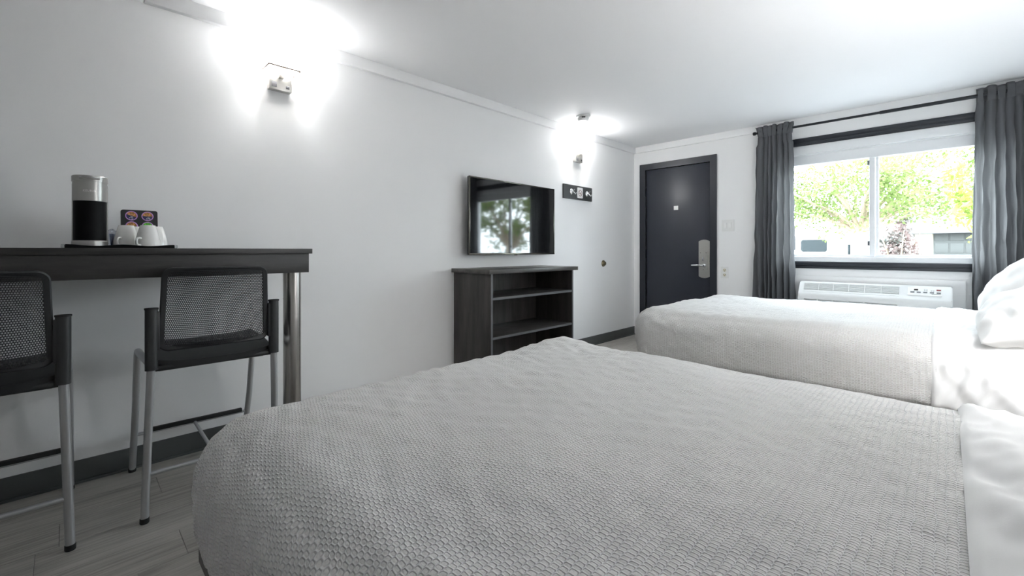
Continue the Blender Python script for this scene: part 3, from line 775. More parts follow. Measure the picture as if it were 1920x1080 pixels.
# ================================================================== COAT HOOK BOARD
hb = thing('coat_hook_board', 'charcoal board with two chrome coat hooks on the wall', 'coat rack', (WL, 4.002, 1.743))
MB().box(0.0, 0.016, -0.266, 0.264, -0.077, 0.077, bev=0.002).obj('board', M_board, hb)
for hy in (-0.125, 0.163):
    hk = MB().lathe([(0.032, 0), (0.034, 0.004), (0.030, 0.010), (0.016, 0.016), (0.013, 0.024)], 24, T(0.015, hy, 0.0) @ RY(R(90)))
    hk = hk.obj('hook', M_chrome, hb)
    MB().tube([(0.034, hy, 0.002), (0.046, hy, -0.006), (0.054, hy, -0.018), (0.062, hy, -0.026), (0.072, hy, -0.024), (0.078, hy, -0.012)], [0.008, 0.007, 0.0065, 0.006, 0.006, 0.006], 12).obj('prong', M_chrome, hk)
    MB().tube([(0.034, hy, 0.004), (0.044, hy, 0.012), (0.052, hy, 0.022), (0.056, hy, 0.030)], [0.008, 0.007, 0.006, 0.007], 12).obj('prong', M_chrome, hk)
sg = thing('no_smoking_sign', 'small white no smoking placard between the two coat hooks', 'sign', (WL + 0.0155, 4.028, 1.744))
MB().prism(rounded_rect(-0.050, 0.050, -0.058, 0.058, 0.010), 0, 0.005, RZ(R(-90))).obj('plate', M_placard, sg)
ring = MB().lathe([(0.030, 0.0), (0.035, 0.0), (0.035, 0.0012), (0.030, 0.0012)], 36, T(0.0050, 0, -0.002) @ RY(R(90)), closed=True)
ring.box(0.0050, 0.0062, -0.032, 0.032, -0.0028, 0.0028, mtx=T(0, 0, -0.002) @ RX(R(-45)))
ring.obj('prohibition_ring', M_maroon, sg, 0)
MB().box(0.0050, 0.0058, -0.022, 0.018, -0.011, -0.005).tube([(0.0055, 0.018, -0.006), (0.0055, 0.021, 0.003), (0.0055, 0.016, 0.010)], 0.0012, 6).obj('cigarette', M_maroon, sg, 0)

# ------------------------------------------------------------------ door stop knob on the wall
ds = MB().lathe([(0.040, 0), (0.040, 0.003), (0.034, 0.006), (0.027, 0.010), (0.027, 0.022), (0.022, 0.027), (0.010, 0.029)], 28, T(0, 0, 0) @ RY(R(90))).obj('door_stop', M_brass)
ds.location = (WL, 4.524, 0.947); tag(ds, 'round antique brass door stop on the wall past the cabinet', 'door stop')

# ------------------------------------------------------------------ smoke detector
sm = thing('smoke_detector', 'round white smoke detector on the ceiling', 'smoke detector', (-2.585, 3.63, ZC))
MB().lathe([(0.072, 0), (0.072, -0.008), (0.066, -0.012)], 36).obj('base', M_whitepl, sm)
dm = MB().lathe([(0.044, -0.0185), (0.055, -0.0190), (0.056, -0.028), (0.054, -0.042), (0.046, -0.052), (0.020, -0.056)], 36).obj('dome', M_whitepl, sm)
MB().lathe([(0.045, -0.010), (0.045, -0.021)], 36).obj('vent_neck', M_whitepl, dm)
MB().prism(rounded_rect(-0.018, 0.018, -0.006, 0.006, 0.003), 0, -0.0015, T(0.036, -0.0452, -0.026) @ RZ(R(39))).obj('label_plate', M_ink, dm)

# ================================================================== SCONCES
def sconce(label, y, proto=[None]):
    if proto[0] is None:
        s = empty('wall_sconce')
        # origin: wall face, plate centre bottom
        pl_ = MB().box(0.0, 0.040, -0.064, 0.064, 0.0, 0.155, bev=0.002).obj('back_plate', M_nickel, s)
        pl_['label'] = 'brushed nickel back plate'
        MB().box(0.039, 0.0425, -0.050, -0.022, 0.014, 0.046, bev=0.001).obj('outlet', M_ink, pl_)
        MB().box(0.039, 0.0425, 0.030, 0.050, 0.016, 0.034, bev=0.001).obj('switch', M_ink, pl_)
        MB().box(0.038, 0.062, -0.014, 0.014, 0.070, 0.160, bev=0.002).obj('arm', M_nickel, s)
        MB().lathe([(0.016, 0), (0.016, 0.03), (0.012, 0.032)], 18, T(0.062, 0, 0.128)).obj('socket', M_nickel, s)
        MB().lathe([(0.012, 0.160), (0.020, 0.180), (0.026, 0.205), (0.020, 0.228), (0.006, 0.236)], 20, T(0.062, 0, 0)).obj('bulb', M_bulb, s)
        z0, z1 = 0.122, 0.285
        sh = MB().box(0.110, 0.114, -0.089, 0.089, z0, z1).box(0.002, 0.110, -0.089, -0.085, z0, z1).box(0.002, 0.110, 0.085, 0.089, z0, z1)
        sh = sh.obj('shade', M_shade, s, 0); sh['label'] = 'glowing white box shade'
        MB().box(0.1095, 0.1155, -0.0905, 0.0905, z0 - 0.008, z0).box(0.002, 0.110, -0.0905, -0.0845, z0 - 0.008, z0).box(0.002, 0.110, 0.0845, 0.0905, z0 - 0.008, z0).obj('shade_rim', M_edge, sh, 0)
        L = bpy.data.lights.new('bulb_light', 'POINT'); L.energy = SCONCE_W; L.color = (0.97, 0.98, 1.0); L.shadow_soft_size = 0.028
        lo = bpy.data.objects.new('bulb_light', L); COL.objects.link(lo); lo.parent = s; lo.location = (0.062, 0, 0.205)
        bpy.data.objects['bulb'].visible_shadow = True
        proto[0] = s
    else:
        s = copy_tree(proto[0])
    s.location = (WL, y, 2.078)
    tag(s, label, 'wall lamp', 'lit wall sconces')
    return s
sconce('lit nickel wall sconce above the bar counter end', 0.918)
sconce('lit nickel wall sconce above the coat hook board', 3.985)

# offscreen bedside lamp at the head wall: the coffee maker, pod rack and stools throw their wall shadows away from it
ns = thing('nightstand', 'dark wood nightstand between the two beds', 'nightstand', (0.44, 2.43, 0))
MB().box(-0.19, 0.19, -0.22, 0.22, 0.0, 0.62, bev=0.003).obj('body', M_woodZ, ns)
MB().box(-0.20, 0.20, -0.235, 0.235, 0.62, 0.645, bev=0.003).obj('top', M_woodTop, ns)
for dz in (0.34, 0.08):
    d_ = MB().box(-0.206, -0.188, -0.20, 0.20, dz, dz + 0.24, bev=0.002).obj('drawer', M_woodY, ns)
    MB().tube([(-0.225, -0.06, dz + .12), (-0.225, 0.06, dz + .12)], 0.005, 8).box(-0.226, -0.2, -0.055, -0.047, dz + .116, dz + .124).box(-0.226, -0.2, 0.047, 0.055, dz + .116, dz + .124).obj('pull', M_nickel, d_)
tl = thing('table_lamp_offscreen', 'unseen offscreen lit nickel table lamp with a white drum shade on the nightstand', 'table lamp', (0.44, 2.43, 0.645))
MB().lathe([(0.085, 0), (0.085, 0.012), (0.03, 0.022), (0.012, 0.04), (0.012, 0.44)], 32).obj('base', M_nickel, tl)
M_drum = mat('lit_offscreen_drum_shade', (0.85, 0.84, 0.82), 0.8, emit=(0.98, 0.985, 1.0), es=DRUM_E)
MB().lathe([(0.170, 0.44), (0.150, 0.70), (0.147, 0.70), (0.167, 0.44)], 48, closed=True).obj('shade', M_drum, tl)
L = bpy.data.lights.new('table_lamp_bulb_offscreen', 'POINT'); L.energy = BED_W; L.color = (0.97, 0.98, 1.0); L.shadow_soft_size = 0.04
lo = bpy.data.objects.new('table_lamp_bulb_offscreen', L); COL.objects.link(lo); lo.parent = tl; lo.location = (0, 0, 0.60)
# ================================================================== CURTAINS
RODY, RODZ = YD - 0.092, 2.347
rd = thing('curtain_rod', 'dark metal curtain rod across the window wall', 'curtain rod', (-0.48, RODY, RODZ))
MB().tube([(-0.98, 0, 0), (0.10, 0, 0)], 0.0115, 14).tube([(0.05, 0, 0), (1.02, 0, 0)], 0.0150, 14).obj('rod', M_rod, rd)
for s in (-1, 1):
    MB().lathe([(0.010, 0), (0.018, 0.004), (0.018, 0.024), (0.013, 0.030)], 16, T(s * (1.0 if s > 0 else .965), 0, 0) @ RY(R(90 * s))).obj('finial', M_rod, rd)
for bx in (-0.90, 0.98):
    MB().box(bx - 0.006, bx + 0.006, -0.004, 0.090, -0.020, -0.010, bev=0.001).box(bx - 0.012, bx + 0.012, 0.084, 0.092, -0.045, 0.03, bev=0.001).box(bx - 0.006, bx + 0.006, -0.016, 0.016, -0.022, -0.0135).obj('bracket', M_rod, rd)
def curtain(label, x0, x1, folds, seed, lean=0.0, zb=0.03, flare=0.02, ins=0.0):
    nu, nv = folds * 16 + 1, 110
    s = np.linspace(0, 1, nu); z = np.concatenate([np.linspace(RODZ + 0.062, RODZ - 0.075, 26), np.linspace(RODZ - 0.095, zb, nv - 26)])
    S_, Z = np.meshgrid(s, z, indexing='ij')
    r = np.random.default_rng(seed)
    warp = np.interp(s, np.linspace(0, 1, folds + 1), np.concatenate([[0], np.cumsum(r.uniform(.6, 1.5, folds))]) * folds / 1.0)
    warp = warp / warp[-1] * folds
    W = np.repeat(warp[:, None], len(z), 1)
    down = np.clip((RODZ - 0.05 - Z) / 1.0, 0, 1)
    drift = 0.22 * wavenoise(S_ * 1.3, Z * .5, 1.1, 8, seed) * down
    ph = 2 * PI * (W + drift)
    head = np.clip((Z - RODZ + 0.05) / 0.08, 0, 1)
    amp = (0.026 + 0.010 * np.interp(s, np.linspace(0, 1, 9), r.uniform(-1, 1, 9))[:, None]) * (0.75 + 0.7 * down)
    Y = amp * np.sin(ph) + 0.25 * amp * np.sin(2 * ph + 1.0 + 3 * S_) * down
    cinch = np.exp(-((Z - (RODZ - 0.028)) / 0.018) ** 2) + np.exp(-((Z - (RODZ + 0.03)) / 0.012) ** 2) * .5
    X = x0 + (x1 - x0) * S_ + flare * down * (S_ - 0.5) * 2 + 0.010 * np.cos(ph) * (1 - .3 * down) + 0.004 * wavenoise(S_ * 3, Z, .3, 6, seed + 3) * (1 - .6 * cinch)
    X = X + ins * np.clip((Z - RODZ) / 0.06, -1, 1) * (S_ * 2 - 1) * (np.abs(Z - RODZ) < 0.14)
    Y = Y * (1 - 0.35 * cinch)
    # pocket: cloth passes in front of the rod
    Y = np.where(np.abs(Z - RODZ) < 0.05, np.where(np.abs(Y) < 0.017, np.sign(Y + 1e-6) * 0.017, Y), Y)
    P = np.stack([X, RODY + Y, Z + 0.006 * np.sin(ph * .5 + seed) * head], -1)
    o = link('curtain', grid_mesh('curtain', P, M_curt))
    return tag(o, label, 'curtain', 'grey curtains on the rod')
curtain('grey gathered curtain hanging nearest the entrance door', -1.450, -1.115, 7, 3, ins=0.012)
curtain('grey gathered curtain hanging behind the pillows at the head wall', 0.160, 0.540, 8, 9)

# ================================================================== AIR CONDITIONER
ac = thing('air_conditioner', 'white wall air conditioner with slatted top grille under the window', 'air conditioner', (-0.505, YD, 0))
def apart(b, nm, m, parent=None, sm=35, label=None):
    b.bm.transform(T(0.505, -YD, 0)); o = b.obj(nm, m, parent or ac, sm)
    if label: o['label'] = label
    return o
A0, A1 = -1.045, 0.035
# surround panel with mitred boards
pn = MB()
SX0, SX1, SZ1 = -1.118, 0.112, 0.850
pn.prism([(SX0, 0.12), (SX0, SZ1), (SX0 + .085, SZ1 - .07), (SX0 + .085, 0.12)], YD - 0.022, YD).prism([(SX1, 0.12), (SX1 - .085, 0.12), (SX1 - .085, SZ1 - .07), (SX1, SZ1)], YD - 0.022, YD)
pn.prism([(SX0, SZ1), (SX1, SZ1), (SX1 - .085, SZ1 - .07), (SX0 + .085, SZ1 - .07)], YD - 0.022, YD)
apart(pn, 'surround', M_trimw, sm=0)
YF = YD - 0.175
prof = [(YD - 0.01, 0.795), (YD - 0.085, 0.797), (YD - 0.098, 0.790), (YF - 0.000, 0.690), (YF - 0.012, 0.672), (YF - 0.016, 0.640), (YF - 0.016, 0.16), (YF, 0.13), (YD - 0.01, 0.13)]
bd = MB()
va = [bd.bm.verts.new((A0, y, z)) for y, z in prof]; vb = [bd.bm.verts.new((A1, y, z)) for y, z in prof]
bd.bm.faces.new(va); bd.bm.faces.new(vb[::-1])
for k in range(len(prof)): bd.bm.faces.new((va[k], vb[k], vb[(k + 1) % len(prof)], va[(k + 1) % len(prof)]))
bmesh.ops.bevel(bd.bm, geom=[e for e in bd.bm.edges if abs((e.verts[0].co - e.verts[1].co).x) < 1e-6], offset=0.008, segments=2, affect='EDGES')
ac_body = apart(bd, 'body', M_acpl)
cuts = []
# sloping face frame: origin at upper edge, direction down
P0 = Vector((0, YD - 0.098, 0.790)); P1 = Vector((0, YF, 0.690)); dn = (P1 - P0); fl_len = dn.length; dn.normalize(); nrm = Vector((0, dn.z, -dn.y)); nrm = nrm if nrm.y < 0 else -nrm
def on_slope(x0, x1, d0, d1, h0, h1, bev=0.0):
    b = MB().box(x0, x1, 0, 1, 0, 1)
    for v in b.bm.verts:
        p = P0 + dn * (d0 + (d1 - d0) * v.co.y) + nrm * (h0 + (h1 - h0) * v.co.z); v.co = Vector((v.co.x, p.y, p.z))
    if bev: bmesh.ops.bevel(b.bm, geom=list(b.bm.edges), offset=bev, segments=2, affect='EDGES')
    return b
gx0, gx1 = A0 + 0.046, A0 + 0.745
nb = 6; bw = (gx1 - gx0) / nb
cuts.append(on_slope(gx0 - 0.004, gx1 + 0.004, 0.010, 0.088, -0.035, 0.02))
for i in range(nb):
    xa, xb = gx0 + i * bw + 0.004 - 0.004 * (i == 0), gx0 + (i + 1) * bw - 0.004 + 0.004 * (i == nb - 1)
    for k in range(7):
        d = 0.0155 + k * 0.0104
        apart(on_slope(xa - 0.003, xb + 0.003, d, d + 0.0050, -0.008, 0.002), 'louvre_slat', M_acpl, sm=0)
    if i: apart(on_slope(xa - 0.0065, xa - 0.0025, 0.009, 0.089, -0.010, 0.003), 'louvre_divider', M_acpl, sm=0)
cp = apart(on_slope(A0 + 0.805, A0 + 1.015, 0.008, 0.090, 0.0, 0.0035, 0.001), 'control_panel', M_whitepl)
bx0 = A0 + 0.805
for k, bx in enumerate((0.018, 0.058, 0.099, 0.140, 0.181)):
    apart(on_slope(bx0 + bx, bx0 + bx + 0.024, 0.056, 0.065, 0.003, 0.0065, 0.0008), 'button', M_grey, cp)
apart(on_slope(bx0 + 0.040, bx0 + 0.066, 0.028, 0.042, 0.003, 0.0045), 'display', M_disp, cp, 0, 'dark temperature display')
apart(on_slope(bx0 + 0.180, bx0 + 0.206, 0.028, 0.038, 0.003, 0.006, 0.0008), 'button', M_red, cp, 35, 'red power button')
for (ox, od) in ((0.103, 0.028), (0.103, 0.036), (0.103, 0.044), (0.116, 0.028), (0.116, 0.036), (0.116, 0.044), (0.144, 0.036), (0.144, 0.044), (0.157, 0.036), (0.157, 0.044)):
    apart(on_slope(bx0 + ox, bx0 + ox + 0.009, od, od + 0.0025, 0.0034, 0.0038), 'indicator_print', M_grey, cp, 0)
apart(on_slope(bx0 + 0.150, bx0 + 0.206, 0.073, 0.0765, 0.0034, 0.0038), 'indicator_print', M_ink, cp, 0)
cuts.append(on_slope(gx0 - 0.01, gx1 + 0.004, 0.1080, 0.1098, -0.006, 0.02))
FY = YF - 0.016
for r_ in range(9):
    z = 0.632 - r_ * 0.034
    for i in range(nb):
        xa, xb = gx0 + i * bw + 0.006, gx0 + (i + 1) * bw - 0.006
        cuts.append(MB().box(xa, xb, FY - 0.02, FY + 0.035, z - 0.008, z))
    apart(MB().box(gx0 - 0.01, A1 - 0.03, FY - 0.006, FY + 0.002, z - 0.024, z - 0.012, bev=0.003), 'intake_louvre', M_acpl)
apart(MB().box(A0 + 0.03, A1 - 0.03, YD - 0.15, YD - 0.02, 0.0, 0.132), 'plinth', M_acpl)
cutter = MB()
for c in cuts:
    me_ = bpy.data.meshes.new('cut'); c.bm.transform(T(0.505, -YD, 0)); bmesh.ops.recalc_face_normals(c.bm, faces=c.bm.faces); c.bm.to_mesh(me_); c.bm.free()
    cutter.bm.from_mesh(me_); bpy.data.meshes.remove(me_)
ct_o = cutter.obj('cutter', None, ac, 0)
bo = ac_body.modifiers.new('openings', 'BOOLEAN'); bo.operation = 'DIFFERENCE'; bo.object = ct_o; bo.solver = 'EXACT'
bpy.context.view_layer.update()
new_me = bpy.data.meshes.new_from_object(ac_body.evaluated_get(bpy.context.evaluated_depsgraph_get()))
ac_body.modifiers.clear(); ac_body.data = new_me; bpy.data.objects.remove(ct_o)
new_me.set_sharp_from_angle(angle=R(35))

# ================================================================== COFFEE THINGS ON THE COUNTER
KX, KY = -2.50, 0.068
try_ = thing('serving_tray', 'black serving tray with wavy rim and clear end clips on the counter', 'tray', (-2.53, 0.162, CT))
n = 60
outl = rounded_rect(-0.166, 0.166, -0.145, 0.145, 0.02, 5)
tb = MB().prism(outl, 0, 0.006, RX(R(90)) @ Matrix.Diagonal((1, 1, -1, 1)) @ Matrix.Identity(4))
tb.bm.transform(RZ(R(90)))
tb.obj('base', M_kblack, try_)
rim = MB()
def rimh(t_): return 0.009 + 0.006 * (0.5 + 0.5 * math.cos(t_ * 2 * PI * 2))
for sx in (-1, 1):   # long rims along world y
    A = []; NN = 40
    for k in range(NN + 1):
        t_ = k / NN; y_ = -0.166 + 0.332 * t_; h_ = rimh(t_)
        A.append([rim.bm.verts.new((sx * 0.145 + q, y_, z_)) for q, z_ in ((-0.002, 0.0), (0.002, 0.0), (0.002, h_), (-0.002, h_))])
    for a_, b_ in zip(A, A[1:]):
        for q in range(4): rim.bm.faces.new((a_[q], a_[(q + 1) % 4], b_[(q + 1) % 4], b_[q]))
    rim.bm.faces.new(A[0][::-1]); rim.bm.faces.new(A[-1])
for sy in (-1, 1): rim.box(-0.145, 0.145, sy * 0.166 - 0.002, sy * 0.166 + 0.002, 0, 0.013)
rim.obj('rim', M_kblack, try_)
for sy in (-1, 1): MB().box(0.11, 0.149, sy * 0.171 - 0.007, sy * 0.171 + 0.007, 0.0005, 0.0145, bev=0.003).obj('end_clip', M_acryl, try_)
TZ = CT + 0.006
km = thing('coffee_maker', 'silver and black single cup coffee maker on the tray', 'coffee maker', (KX, KY, TZ), R(-4)); km.scale = (0.79, 0.79, 0.975)
MB().lathe([(0.070, 0), (0.070, 0.022), (0.067, 0.026)], 48).obj('base', M_kgrey, km)
MB().box(-0.10, -0.02, -0.060, 0.060, 0.0, 0.292, bev=0.02, seg=4).obj('water_tank', M_kblack, km)
# hollow brew bay: dark curved back panel between thin silver cheeks
ring_ = []
cb_ = MB()
NN = 30
P_ = [(0.0655 * math.cos(a), 0.0655 * math.sin(a)) for a in np.linspace(R(-100), R(100), NN)]
cb_.lathe([(0.064, 0.026), (0.064, 0.192)], 48).obj('brew_bay', M_kblack, km)
for s in (-1, 1):
    MB().box(-0.075, 0.012, s * 0.0645 - 0.0028, s * 0.0645 + 0.0028, 0.01, 0.26, bev=0.0015).obj('side_cheek', M_kgrey, km)
MB().lathe([(0.050, 0.186), (0.0665, 0.190), (0.0672, 0.194), (0.0668, 0.268)], 64).obj('brew_head', M_kgrey, km)
MB().lathe([(0.012, 0.176), (0.016, 0.190)], 20, T(0.02, 0, 0)).obj('spout', M_kgrey, km)
ld = MB().lathe([(0.0655, 0.2675), (0.0655, 0.270), (0.0700, 0.270), (0.0702, 0.291), (0.067, 0.2945), (0.03, 0.2965)], 64).obj('lid', M_kgrey, km)
hs = []
hb_ = MB()
for k in range(13):
    a = R(-32 + 64 * k / 12); hs.append((0.0708 * math.cos(a), 0.0708 * math.sin(a), 0.2815))
hb_.tube(hs, 0.0042, 8).obj('lid_handle', M_kgrey, ld)
MB().tube([(p[0] * 1.012, p[1] * 1.012, p[2] + 0.0045) for p in hs], 0.0022, 8).obj('handle_trim', M_chrome, ld)
def text_mesh(txt, size):
    cu = bpy.data.curves.new('lettering', 'FONT'); cu.body = txt; cu.size = size; cu.align_x = 'CENTER'; cu.align_y = 'CENTER'; cu.extrude = 0.0004; cu.space_character = 1.18; cu.resolution_u = 3
    to = bpy.data.objects.new('lettering', cu); COL.objects.link(to)
    bpy.context.view_layer.update()
    me = bpy.data.meshes.new_from_object(to.evaluated_get(bpy.context.evaluated_depsgraph_get()))
    bpy.data.objects.remove(to); bpy.data.curves.remove(cu)
    return me
lm = text_mesh('KEURIG', 0.0125)
for v in lm.vertices:
    a = v.co.x / 0.0668; r_ = 0.0668 + v.co.z
    v.co = (r_ * math.cos(a), r_ * math.sin(a), 0.230 + v.co.y)
lm.materials.clear(); lm.materials.append(M_letter)
link('lettering', lm, km)

def make_cup():
    root = empty('coffee_cup')
    prof = [(0.0, 0.093), (0.026, 0.093), (0.0275, 0.0915), (0.031, 0.080), (0.039, 0.050), (0.0445, 0.025), (0.0465, 0.002), (0.0462, 0.0), (0.0445, 0.0), (0.042, 0.026), (0.036, 0.052), (0.028, 0.082), (0.0, 0.086)]
    MB().lathe(prof, 40, closed=False).obj('body', M_ceramic, root)
    pts = [(0.043, 0, 0.037), (0.055, 0, 0.038), (0.064, 0, 0.035), (0.068, 0, 0.028), (0.067, 0, 0.016), (0.062, 0, 0.008), (0.044, 0, 0.007)]
    MB().tube(pts, 0.0046, 10).obj('handle', M_ceramic, root)
    return root
cups = [((-2.525, 0.182), -30, 'upturned white cup standing right beside the coffee maker'),
        ((-2.455, 0.247), -40, 'upturned white cup in the front of the tray, next to the clear end clip'),
        ((-2.625, 0.222), 200, 'upturned white cup half hidden between two cups before the pod rack'),
        ((-2.560, 0.285), 150, 'upturned white cup at the rear end of the tray, away from the coffee maker')]
cup0 = make_cup()
for i, ((cx, cy), a, lb) in enumerate(cups):
    c = cup0 if i == 0 else copy_tree(cup0)
    c.location = (cx, cy, TZ); c.scale = (0.96, 0.96, 1.0); c.rotation_euler = (0, 0, R(a)); tag(c, lb, 'cup', 'upturned white coffee cups')
# pod rack: leaning panel, world +x face
pk = thing('pod_rack', 'black leaning rack holding coffee pods behind the cups', 'pod rack', (-2.735, 0.246, CT), 0)
TILT = RY(R(-9))
b = MB().prism(rounded_rect(-0.068, 0.068, 0.0, 0.186, 0.010), -0.003, 0.003, RZ(R(90))); b.bm.transform(TILT)
b.obj('panel', M_blackpl, pk)
MB().box(-0.075, 0.0, -0.03, 0.03, 0.0, 0.004).box(-0.078, -0.072, -0.03, 0.03, 0.0, 0.12).obj('foot', M_blackpl, pk)
def make_pod(lid):
    root = empty('coffee_pod')
    MB().lathe([(0.018, -0.034), (0.0205, -0.002), (0.0205, 0.0)], 28, RY(R(90))).obj('cup', M_whitepl, root)
    MB().lathe([(0.0185, 0.0), (0.0255, 0.0), (0.0258, 0.0022), (0.0215, 0.0030)], 32, RY(R(90))).obj('rim', M_lilac, root)
    MB().lathe([(0.0, 0.0031), (0.0215, 0.0031), (0.0213, 0.0034), (0.0, 0.0036)], 32, RY(R(90)), closed=False).obj('lid', lid, root)
    return root
pA, pB = make_pod(M_lidA), make_pod(M_lidB)
spots = [(-0.0295, 0.157, pA, 'lilac rimmed coffee pod with brown and navy lid in the corner near the coffee maker', 0), (0.0295, 0.157, None, 'lilac rimmed coffee pod with brown and navy lid right above the green pod', 1),
         (-0.0295, 0.107, None, 'lilac rimmed coffee pod with brown and navy lid in the lower rack row', 1), (0.0295, 0.107, pB, 'lilac rimmed coffee pod with a green lid in the rack', 0)]
for (yy, zz, o, lb, cp_) in spots:
    if o is None: o = copy_tree(pA)
    p = TILT @ Vector((0.0035, yy, zz)); o.location = Vector((-2.735, 0.246, CT)) + p; o.rotation_euler = (R(12 if cp_ else -8), R(-9), 0); o.scale = (0.88, 0.88, 0.88)
    tag(o, lb, 'coffee pod', 'coffee pods in the rack')
# crumpled clear wrapper with stir sticks
bm = bmesh.new(); bmesh.ops.create_icosphere(bm, subdivisions=4, radius=1.0)
for v in bm.verts:
    p = v.co.copy(); k = 1 + 0.32 * abs(mnoise.noise(p * 2.2 + Vector((3, 1, 7)))) - 0.18 * abs(mnoise.noise(p * 5.5))
    v.co = Vector((p.x * 0.022 * k, p.y * 0.024 * k, (p.z * 0.036 * k)))
mz = min(v.co.z for v in bm.verts)
for v in bm.verts: v.co.z -= mz
m_ = MB(); m_.bm.free(); m_.bm = bm
wp = thing('condiment_packet', 'crumpled clear packet of stirrers between the coffee maker and cups', 'packet', (-2.600, 0.138, TZ))
m_.obj('wrapper', M_wrap, wp, 12)
M_stick = mat('blue_white_packet', (0.30, 0.36, 0.50), 0.4, var=0.7, vscale=90)
for k in range(3): MB().box(-0.003, 0.003, -0.006, 0.006, 0.003, 0.058, mtx=RX(R(-22 + 14 * k)) @ T(0, 0.0 + 0.002 * k, 0)).obj('sachet', M_stick, wp)

# ================================================================== OUTSIDE
M_bark = mat('tan_bark', (0.28, 0.22, 0.155), 0.9, var=0.35, vscale=9, stretch=(3, 3, 1), bump=0.5, bscale=30)
M_leafA = mat_leaf('spring_leaves', (0.085, 0.140, 0.024), (0.20, 0.245, 0.085))
M_leafB = mat_leaf('yellow_green_leaves', (0.14, 0.22, 0.03), (0.22, 0.30, 0.055))
M_leafC = mat_leaf('mottled_bush_leaves', (0.035, 0.050, 0.040), (0.28, 0.20, 0.19), 0.25)
M_ground = mat('worn_asphalt', (0.13, 0.13, 0.13), 0.95, var=0.12, vscale=3)
M_van = mat('white_vehicle_paint', (0.78, 0.78, 0.78), 0.3, var=0.01)
M_vglass = mat('dark_vehicle_glass', (0.012, 0.018, 0.02), 0.25, spec=0.15)
M_siding = mat('cream_siding', (0.62, 0.56, 0.42), 0.8, var=0.05)
M_gar = mat('charcoal_garage_panel', (0.05, 0.053, 0.05), 0.6, var=0.1)
M_roof = mat('charcoal_shingle', (0.08, 0.08, 0.083), 0.9, var=0.2, vscale=20)
GZ = -0.15
tag(MB().box(-45, 45, YD + TH, 90, GZ - 0.2, GZ).obj('ground', M_ground, smooth=0), 'worn asphalt yard outside the window', None, kind='structure')
def leaves_mesh(centres, radii, count, size, m, seed, elong=1.7, name='foliage', flat=0.75):
    r = np.random.default_rng(seed); w = np.array(radii) ** 2; w = w / w.sum()
    idx = r.choice(len(centres), count, p=w)
    d = r.normal(size=(count, 3)); d /= np.linalg.norm(d, axis=1, keepdims=True)
    c = np.array(centres)[idx] + d * (np.array(radii)[idx] * r.uniform(0.1, 1.0, count) ** 0.5)[:, None] * np.array([1, 1, flat])
    t1 = r.normal(size=(count, 3)); t1 /= np.linalg.norm(t1, axis=1, keepdims=True)
    t2 = np.cross(t1, r.normal(size=(count, 3))); t2 /= np.linalg.norm(t2, axis=1, keepdims=True)
    s = (size * r.uniform(0.6, 1.4, count))[:, None]
    V = np.stack([c - t1 * s * elong / 2, c + t2 * s / 2, c + t1 * s * elong / 2, c - t2 * s / 2], 1).reshape(-1, 3)
    me = bpy.data.meshes.new(name); me.from_pydata(V.tolist(), [], np.arange(count * 4).reshape(-1, 4).tolist()); me.materials.append(m)
    return me
def tree(name, label, base, trunk_h, trunk_r, limbs, leafm, count, size, seed, blob=(0.5, 1.0), per=5, group=None):
    root = thing(name, label, 'tree', base, 0, group)
    r = random.Random(seed)
    tk = MB().tube([(0, 0, 0), (0.03, 0.02, trunk_h * .5), (0, 0, trunk_h)], [trunk_r * 1.25, trunk_r, trunk_r * .92], 14).obj('trunk', M_bark, root)
    C, Rr = [], []
    for (dx, dy, dz) in limbs:
        p0 = Vector((0, 0, trunk_h * r.uniform(.85, .98))); p3 = Vector((dx, dy, dz))
        pts = []
        for k in range(7):
            t_ = k / 6; p = p0.lerp(p3, t_) + Vector((0, 0, 0.25 * math.sin(t_ * PI))) + Vector((r.uniform(-.1, .1), r.uniform(-.1, .1), r.uniform(-.06, .06))) * (0 < k < 6); pts.append(p)
        MB().tube(pts, [trunk_r * (.42 - .36 * k / 6) for k in range(7)], 8).obj('branch', M_bark, root)
        for k in range(per):
            t_ = 0.42 + 0.62 * (k + r.random()) / per
            p = p0.lerp(p3, t_) + Vector((r.gauss(0, .45), r.gauss(0, .45), abs(r.gauss(0.15, .3)))); C.append(tuple(p)); Rr.append(r.uniform(*blob))
    f = link('foliage', leaves_mesh(C, Rr, count, size, leafm, seed), root); f['kind'] = 'stuff'
    return root
L1 = []
rr = random.Random(5)
for k in range(17):
    a = 2 * PI * k / 17 + rr.uniform(-.15, .15); d_ = rr.uniform(1.6, 4.6); L1.append((d_ * math.cos(a), d_ * .8 * math.sin(a), rr.uniform(2.7, 6.0) + .25 * (4 - d_) * .5))
L1 += [(-1.9, -.6, 2.35), (-1.2, -1.0, 2.6), (1.6, -.8, 2.55), (2.8, -.4, 2.3), (0.5, -1.2, 3.2), (-2.8, .5, 3.4), (3.4, 0.5, 3.3), (1.0, 0.2, 5.6), (-1.2, .2, 5.4)]
tree('locust_tree', 'spreading light green tree with pale trunk outside the window', (-1.83, 16.5, GZ), 1.95, 0.14, L1, M_leafA, 21000, 0.056, 41, (0.35, 0.75), 6)
